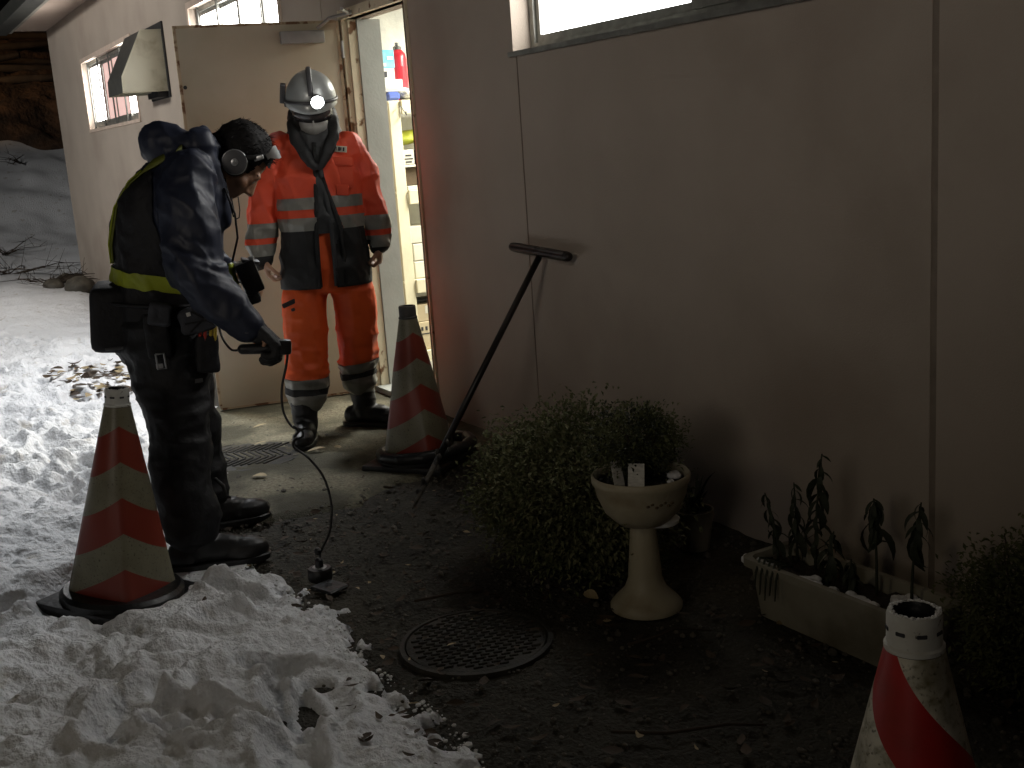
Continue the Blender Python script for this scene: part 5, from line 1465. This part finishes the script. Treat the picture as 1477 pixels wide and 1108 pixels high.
fl_ = np.where(V[:, 1] < 0, np.maximum(chain_dist(V, RA) - .022, V[:, 1] + .155), np.maximum(chain_dist(V, LAm) - .022, .155 - V[:, 1]))
V = snap(V, F, fl_)
C_ = centers(V, F); x, y, z = C_.T
dR = chain_dist(C_, RA); dL = chain_dist(C_, LAm)
onarm = ((dR < .022) & (y < -.155)) | ((dL < .022) & (y > .155))
link('parka', new_mesh('parka', *compact(V, F), M['navy'], None, True), lmn)
NN = normals_of(V, F)
vest = ~onarm & (z - .25 * x < 1.352) & (z > .862) & ~((x > .075) & (np.abs(y) < .09)) & ~((x > .10))
skin_obj('harness_vest', V + NN * .007, [f for f, q in zip(F, vest) if q], [M['vest']], lmn)
sb_ = (C_ - BC) @ SL
belt = ~onarm & (np.abs(sb_) < .025) & (x < .12)
skin_obj('lime_belt', V + NN * .013, [f for f, q in zip(F, belt) if q], [M['yellow']], lmn)
def right_y(px, pz, far=False):
    d = (V[:, 0] - px) ** 2 + (V[:, 2] - pz) ** 2 + np.where(V[:, 1] > 0, 9, 0)
    return V[np.argmin(d), 1]
def ribbon(nm, pts, w, th, mt, parent=lmn):
    """flat webbing through pts = (point, face normal)"""
    m = MB(); VV = []; FF = []
    for i, (p, nr) in enumerate(pts):
        p = Vector(p); nr = Vector(nr).normalized(); t = (Vector(pts[min(i + 1, len(pts) - 1)][0]) - Vector(pts[max(i - 1, 0)][0])).normalized()
        s = t.cross(nr).normalized()
        VV += [p - s * w / 2, p + s * w / 2, p + s * w / 2 + nr * th, p - s * w / 2 + nr * th]
    for i in range(len(pts) - 1):
        a = i * 4
        for k in range(4): FF.append((a + k, a + (k + 1) % 4, a + 4 + (k + 1) % 4, a + 4 + k))
    FF += [(3, 2, 1, 0), tuple(len(VV) - 4 + k for k in range(4))]
    m.add(VV, FF); return m.build(nm, [M[mt]], parent, True)
def surf(px, pz, yside):
    """a point on the parka's flank and its normal"""
    d = (V[:, 0] - px) ** 2 + (V[:, 2] - pz) ** 2 + (V[:, 1] - yside) ** 2 * .6
    i = int(np.argmin(d)); return V[i], NN[i]
pts = []
for px, pz, yy in ((.03, 1.372, -.13), (-.03, 1.360, -.13), (-.085, 1.335, -.125), (-.130, 1.29, -.115), (-.165, 1.23, -.10), (-.190, 1.17, -.08), (-.203, 1.11, -.07), (-.208, 1.05, -.07)):
    p, n_ = surf(px, pz, yy); pts.append((Vector(p) + Vector(n_) * .010, n_))
ribbon('shoulder_strap', pts, .030, .005, 'yellow_dim')
ribbon('shoulder_piping', [(Vector(p) + Vector(n_) * .006, n_) for p, n_ in pts[2:]], .008, .005, 'yellow')
m = MB(); m.rbox((.158, -.07, .965), (.014, .035, .10), .005, rot=(0, R(-8), R(-20)), seg=1); m.build('front_strap', [M['yellow']], lmn)
m = MB(); m.tube([(.16, -.075, 1.02), (.185, -.11, 1.10), (.185, -.12, 1.18), (.160, -.13, 1.27)], .004, 6); m.build('chest_strap', [M['black']], lmn, True)
for k, pts in enumerate([[(.168, -.10, 1.30), (.172, -.125, 1.22), (.180, -.115, 1.17)], [(.205, -.06, 1.235), (.205, -.07, 1.19), (.200, -.07, 1.165), (.185, -.08, 1.16)], [(.182, -.07, 1.235), (.186, -.08, 1.18), (.184, -.09, 1.14)]]):
    m = MB(); m.tube(pts, .0022, 5); m.build('cord', [M['black']], lmn, True)
# headset
def cup(q):
    r = bpy.data.objects.new('ear_cup', None); COL.objects.link(r); r.parent = lmn
    r.matrix_local = lh.m4() @ Matrix.Translation((.0, .098 * q, -.002)) @ Matrix.Rotation(R(-90 * q), 4, 'X')
    m = MB(); m.lathe([(.036, -.026), (.043, -.018), (.044, .004), (.040, .012), (.030, .015), (.010, .015)], 30); auto_smooth(m.build('shell', [M['grey_pl']], r), 40)
    m = MB(); m.tube([(.0405 * math.cos(a), .0405 * math.sin(a), .010) for a in np.linspace(0, 2 * math.pi, 33)], .0022, 6, cap=False); m.build('rim', [M['silver']], r, True)
    m = MB(); m.lathe([(.0125, .014), (.0115, .021), (.006, .022), (.005, .026)], 16); auto_smooth(m.build('boss', [M['silver']], r))
    m = MB(); m.tube([(.036 * math.cos(a), .036 * math.sin(a), -.028) for a in np.linspace(0, 2 * math.pi, 25)], .012, 8, cap=False); m.build('cushion', [M['black']], r, True)
cup(-1); cup(1)
arc = [(.010, -.106, .036), (.028, -.101, .062), (.045, -.088, .092), (.057, -.060, .122), (.063, -.02, .137), (.063, .02, .137), (.057, .060, .122), (.045, .088, .092), (.028, .101, .062), (.010, .106, .036)]
ribbon('headband', [(lh.p(*a), (lh.p(*a) - lh.p(.0, 0, .03))) for a in arc], .016, .004, 'black')
m = MB(); m.rbox((0, 0, 0), (.016, .006, .034), .0028); o = m.build('headset_arm', [M['silver']], lmn, True); o.matrix_local = lh.m4() @ Matrix.Translation((.037, -.102, .070)) @ Matrix.Rotation(R(20), 4, 'Y') @ Matrix.Rotation(R(12), 4, 'X')
m = MB()
VV = []; prof_ = [(0, .010), (.010, .008), (.020, .015), (.036, .023), (.046, .022)]
for t, wv in prof_:
    for sx in (-1, 1):
        for th in (0, .005): VV.append((sx * wv, th + .006 * math.sin(t * 50), t))
FF = []
for i in range(len(prof_) - 1):
    a = i * 4
    FF += [(a, a + 4, a + 6, a + 2), (a + 1, a + 3, a + 7, a + 5), (a, a + 1, a + 5, a + 4), (a + 2, a + 6, a + 7, a + 3)]
FF += [(0, 2, 3, 1), (16, 17, 19, 18)]
m.add(VV, FF); o = m.build('headset_plate', [M['silver']], lmn); auto_smooth(o)
o.matrix_local = lh.m4() @ Matrix.Translation((.050, -.093, .092)) @ Matrix.Rotation(R(12), 4, 'Y') @ Matrix.Rotation(R(-26), 4, 'X') @ Matrix.Rotation(R(180), 4, 'Z')
m = MB(); m.lathe([(.006, 0), (.006, .004)], 12); m.build('rivet', [M['black']], o, False, (0, .004, .030), (R(90), 0, 0))
# waist pack, belt and pouches
m = MB(); m.rbox((-.245, 0, .865), (.155, .30, .22), .035, rot=(0, R(6), 0), seg=3); wp = auto_smooth(m.build('waist_pack', [M['vest']], lmn), 50)
m = MB(); m.rbox((-.235, -.152, .775), (.10, .006, .010), .002, seg=1); m.build('trim_strip', [M['grey_pl']], wp)
m = MB(); m.tube([(-.09 + .185 * math.cos(a), .218 * math.sin(a), .905 - .02 * math.cos(a)) for a in np.linspace(0, 2 * math.pi, 41)], .022, 8, flat=.35, cap=False); m.build('tool_belt', [M['vest']], lmn, True)
def pouch(nm, c, sz, mt, rot=(0, 0, 0), r=.012):
    b = MB(); b.rbox((0, 0, 0), sz, r, seg=2)
    V_, N_, F_ = remesh(b, .006, 1); V_ = V_ + N_ * (.005 * crease(V_, (16, 16, 16), int(c[0] * 1000) % 97))[:, None]
    return link(nm, new_mesh(nm, V_, F_, M[mt], smooth=True), lmn, c, rot)
h_ = pouch('holster', (-.112, -.245, .815), (.075, .05, .15), 'vest')
m = MB(); m.tube([(-.013, -.03, -.055), (.013, -.032, -.055), (.015, -.032, -.105), (-.011, -.03, -.105), (-.013, -.03, -.055)], .0035, 6); m.build('buckle', [M['silver']], h_)
m = MB(); m.rbox((-.005, -.03, -.095), (.022, .004, .016), .001, seg=1); m.build('clip', [M['silver']], h_)
p_ = pouch('mesh_pouch', (-.095, -.255, .885), (.07, .05, .07), 'grey_fab', (0, R(14), 0))
p2 = pouch('side_bag', (.018, -.225, .852), (.115, .06, .085), 'grey_fab', (0, R(-10), 0), .02)
m = MB(); m.rbox((-.02, -.032, .028), (.014, .004, .013), .001, seg=1); m.build('white_tab', [M['white_pl']], p2)
for a, c in (((-.03, -.034, -.03), (.05, -.034, .02)), ((-.01, -.035, .035), (.05, -.035, -.03)), ((-.04, -.034, .0), (.055, -.034, -.01))):
    m = MB(); m.tube([a, c], .003, 5); m.build('lacing', [M['black']], p2)
p3 = pouch('tool_pouch', (.038, -.215, .735), (.075, .055, .13), 'vest', (0, R(4), 0))
for k, (dx, mt, L) in enumerate(((-.022, 'red_tool', .055), (-.006, 'red_tool', .05), (.012, 'yel_tool', .035), (.026, 'yel_tool', .05))):
    m = MB(); m.capsule((dx, -.018 - .004 * (k % 2), .045), (dx + .004, -.02, .055 + L), .0065, .0055, 8); m.build('tool_grip', [M[mt]], p3, True)
m = MB(); m.rbox((-.005, -.29, .62), (.036, .002, .014), .0008, rot=(0, R(-4), 0), seg=1); 
m.V = [(x_, y_ + .052, z_ + .03) for x_, y_, z_ in m.V]; m.build('small_print', [M['grey_pl']], lmn)
# chest receiver hanging on the harness
rc = thing('receiver_box', 'black receiver box with a lime tab hanging at the navy parka\'s chest', 'receiver', (0, 0, 0), 0)
rc.matrix_basis = Matrix.Translation((-4.0, 0.98, 0)) @ Matrix.Rotation(LA, 4, 'Z') @ Matrix.Translation((.210, -.06, .962))
m = MB(); m.rbox((0, 0, 0), (.068, .13, .112), .010, rot=(0, R(-16), 0)); auto_smooth(m.build('case', [M['rubber']], rc), 40)
m = MB(); m.rbox((.010, 0, .052), (.060, .11, .012), .004, rot=(0, R(14), 0)); auto_smooth(m.build('panel', [M['grey_pl']], rc))
m = MB(); m.lathe([(.010, 0), (.009, .016)], 12, (.012, -.045, .055)); m.build('knob', [M['silver']], rc)
m = MB(); m.rbox((.036, -.03, -.024), (.012, .04, .018), .003, rot=(0, R(-16), 0)); m.build('lime_tab', [M['yellow']], rc)
m = MB(); m.rbox((.005, 0, -.072), (.05, .10, .045), .015, rot=(0, R(-10), 0)); auto_smooth(m.build('battery_case', [M['black']], rc))
# glove on the right hand, closed round the probe's grip
GW = Vector((.186, -.343, .826)); 
b = MB(); hand_shapes(b, GW + Vector((.004, 0, .012)), (.66, -.06, -.75), (-.62, .05, -.50), 1, (.70, .78, .82, .86), 1.20, 1.30)
b.capsule(GW - Vector((.040, -.006, -.052)), GW + Vector((.02, 0, -.026)), .044, .036, 16)
V_, N_, F_ = remesh(b, .0042, 2); V_ = V_ + N_ * (.0015 * crease(V_, (60, 60, 60), 77))[:, None]
gl = link('glove', new_mesh('glove', V_, F_, M['black'], smooth=True), lmn)
m = MB(); m.rbox((0, 0, 0), (.012, .003, .006), .001, seg=1); m.build('glove_tab', [M['grey_pl']], gl, False, (.165, -.392, .815))

# ------------------------------------------------------------------ listening probe held over the ground
PB = Vector((.300, -.545, 0.0))
pw = Matrix.Translation((-4.0, 0.98, 0)) @ Matrix.Rotation(LA, 4, 'Z') @ PB
pr = thing('ground_probe', 'black cabled listening probe running from the gloved hand to its pickup on the ground', 'probe', pw, LA)
def pl(p): return Vector(p) - PB
m = MB(); m.capsule(pl((.148, -.352, .757)), pl((.285, -.368, .748)), .017, .019, 14); m.rbox(pl((.278, -.368, .752)), (.05, .042, .05), .012, rot=(0, R(6), 0)); auto_smooth(m.build('grip', [M['rubber']], pr), 50)
m = MB(); m.tube([pl(p) for p in [(.262, -.368, .740), (.266, -.368, .718)]], .006, 6); m.build('trigger', [M['grey_pl']], pr)
def spline(pts, n=8):
    P = [Vector(p) for p in pts]; out = []
    for i in range(len(P) - 1):
        a, b_, c, d = P[max(i - 1, 0)], P[i], P[i + 1], P[min(i + 2, len(P) - 1)]
        for k in range(n):
            t = k / n
            out.append(0.5 * ((2 * b_) + (c - a) * t + (2 * a - 5 * b_ + 4 * c - d) * t * t + (3 * b_ - a - 3 * c + d) * t ** 3))
    return out + [P[-1]]
cb = [(.289, -.368, .735), (.280, -.365, .69), (.257, -.37, .615), (.252, -.39, .545), (.272, -.41, .495), (.300, -.42, .482), (.302, -.425, .460), (.275, -.43, .452), (.270, -.435, .43), (.312, -.45, .39), (.352, -.47, .322), (.364, -.50, .235), (.345, -.52, .150), (.309, -.54, .095), (.300, -.545, .05)]
m = MB(); m.tube(spline([pl(p) for p in cb]), .0042, 7); m.build('cable', [M['rubber']], pr, True)
m = MB(); m.tube(spline([pl(p) for p in [(.148, -.352, .757), (.115, -.31, .752), (.092, -.26, .785), (.086, -.235, .83), (.10, -.22, .865), (.14, -.16, .90)]]), .004, 7); m.build('cable', [M['rubber']], pr, True)
m = MB()
for a in (0.3, 2.2, 4.0):
    m.capsule(pl((.292, -.42, .478)), pl((.292 + .022 * math.cos(a), -.42, .478 + .022 * math.sin(a))), .005, .004, 6)
m.build('cable_tie', [M['rubber']], pr, True)
m = MB(); m.lathe([(.010, .092), (.012, .100), (.012, .108), (.006, .114)], 12); m.build('plug', [M['rubber']], pr)
m = MB(); m.lathe([(.036, 0.004), (.040, .010), (.040, .040), (.036, .046), (.014, .047), (.012, .075), (.006, .080)], 26); auto_smooth(m.build('pickup', [M['rubber']], pr))
m = MB(); m.lathe([(.024, .0475), (.022, .0495), (.013, .0495)], 26); m.build('pickup_cap', [M['silver']], pr)
t = MB(); t.rbox((0, 0, .006), (.10, .085, .012), .005, seg=1); o = t.build('rubber_plate', [M['rubber']], None, False, (-3.30, 1.135, .006), (0, 0, R(20))); tag(o, 'thin black plate on the ground at the snow edge before the pickup', 'plate')
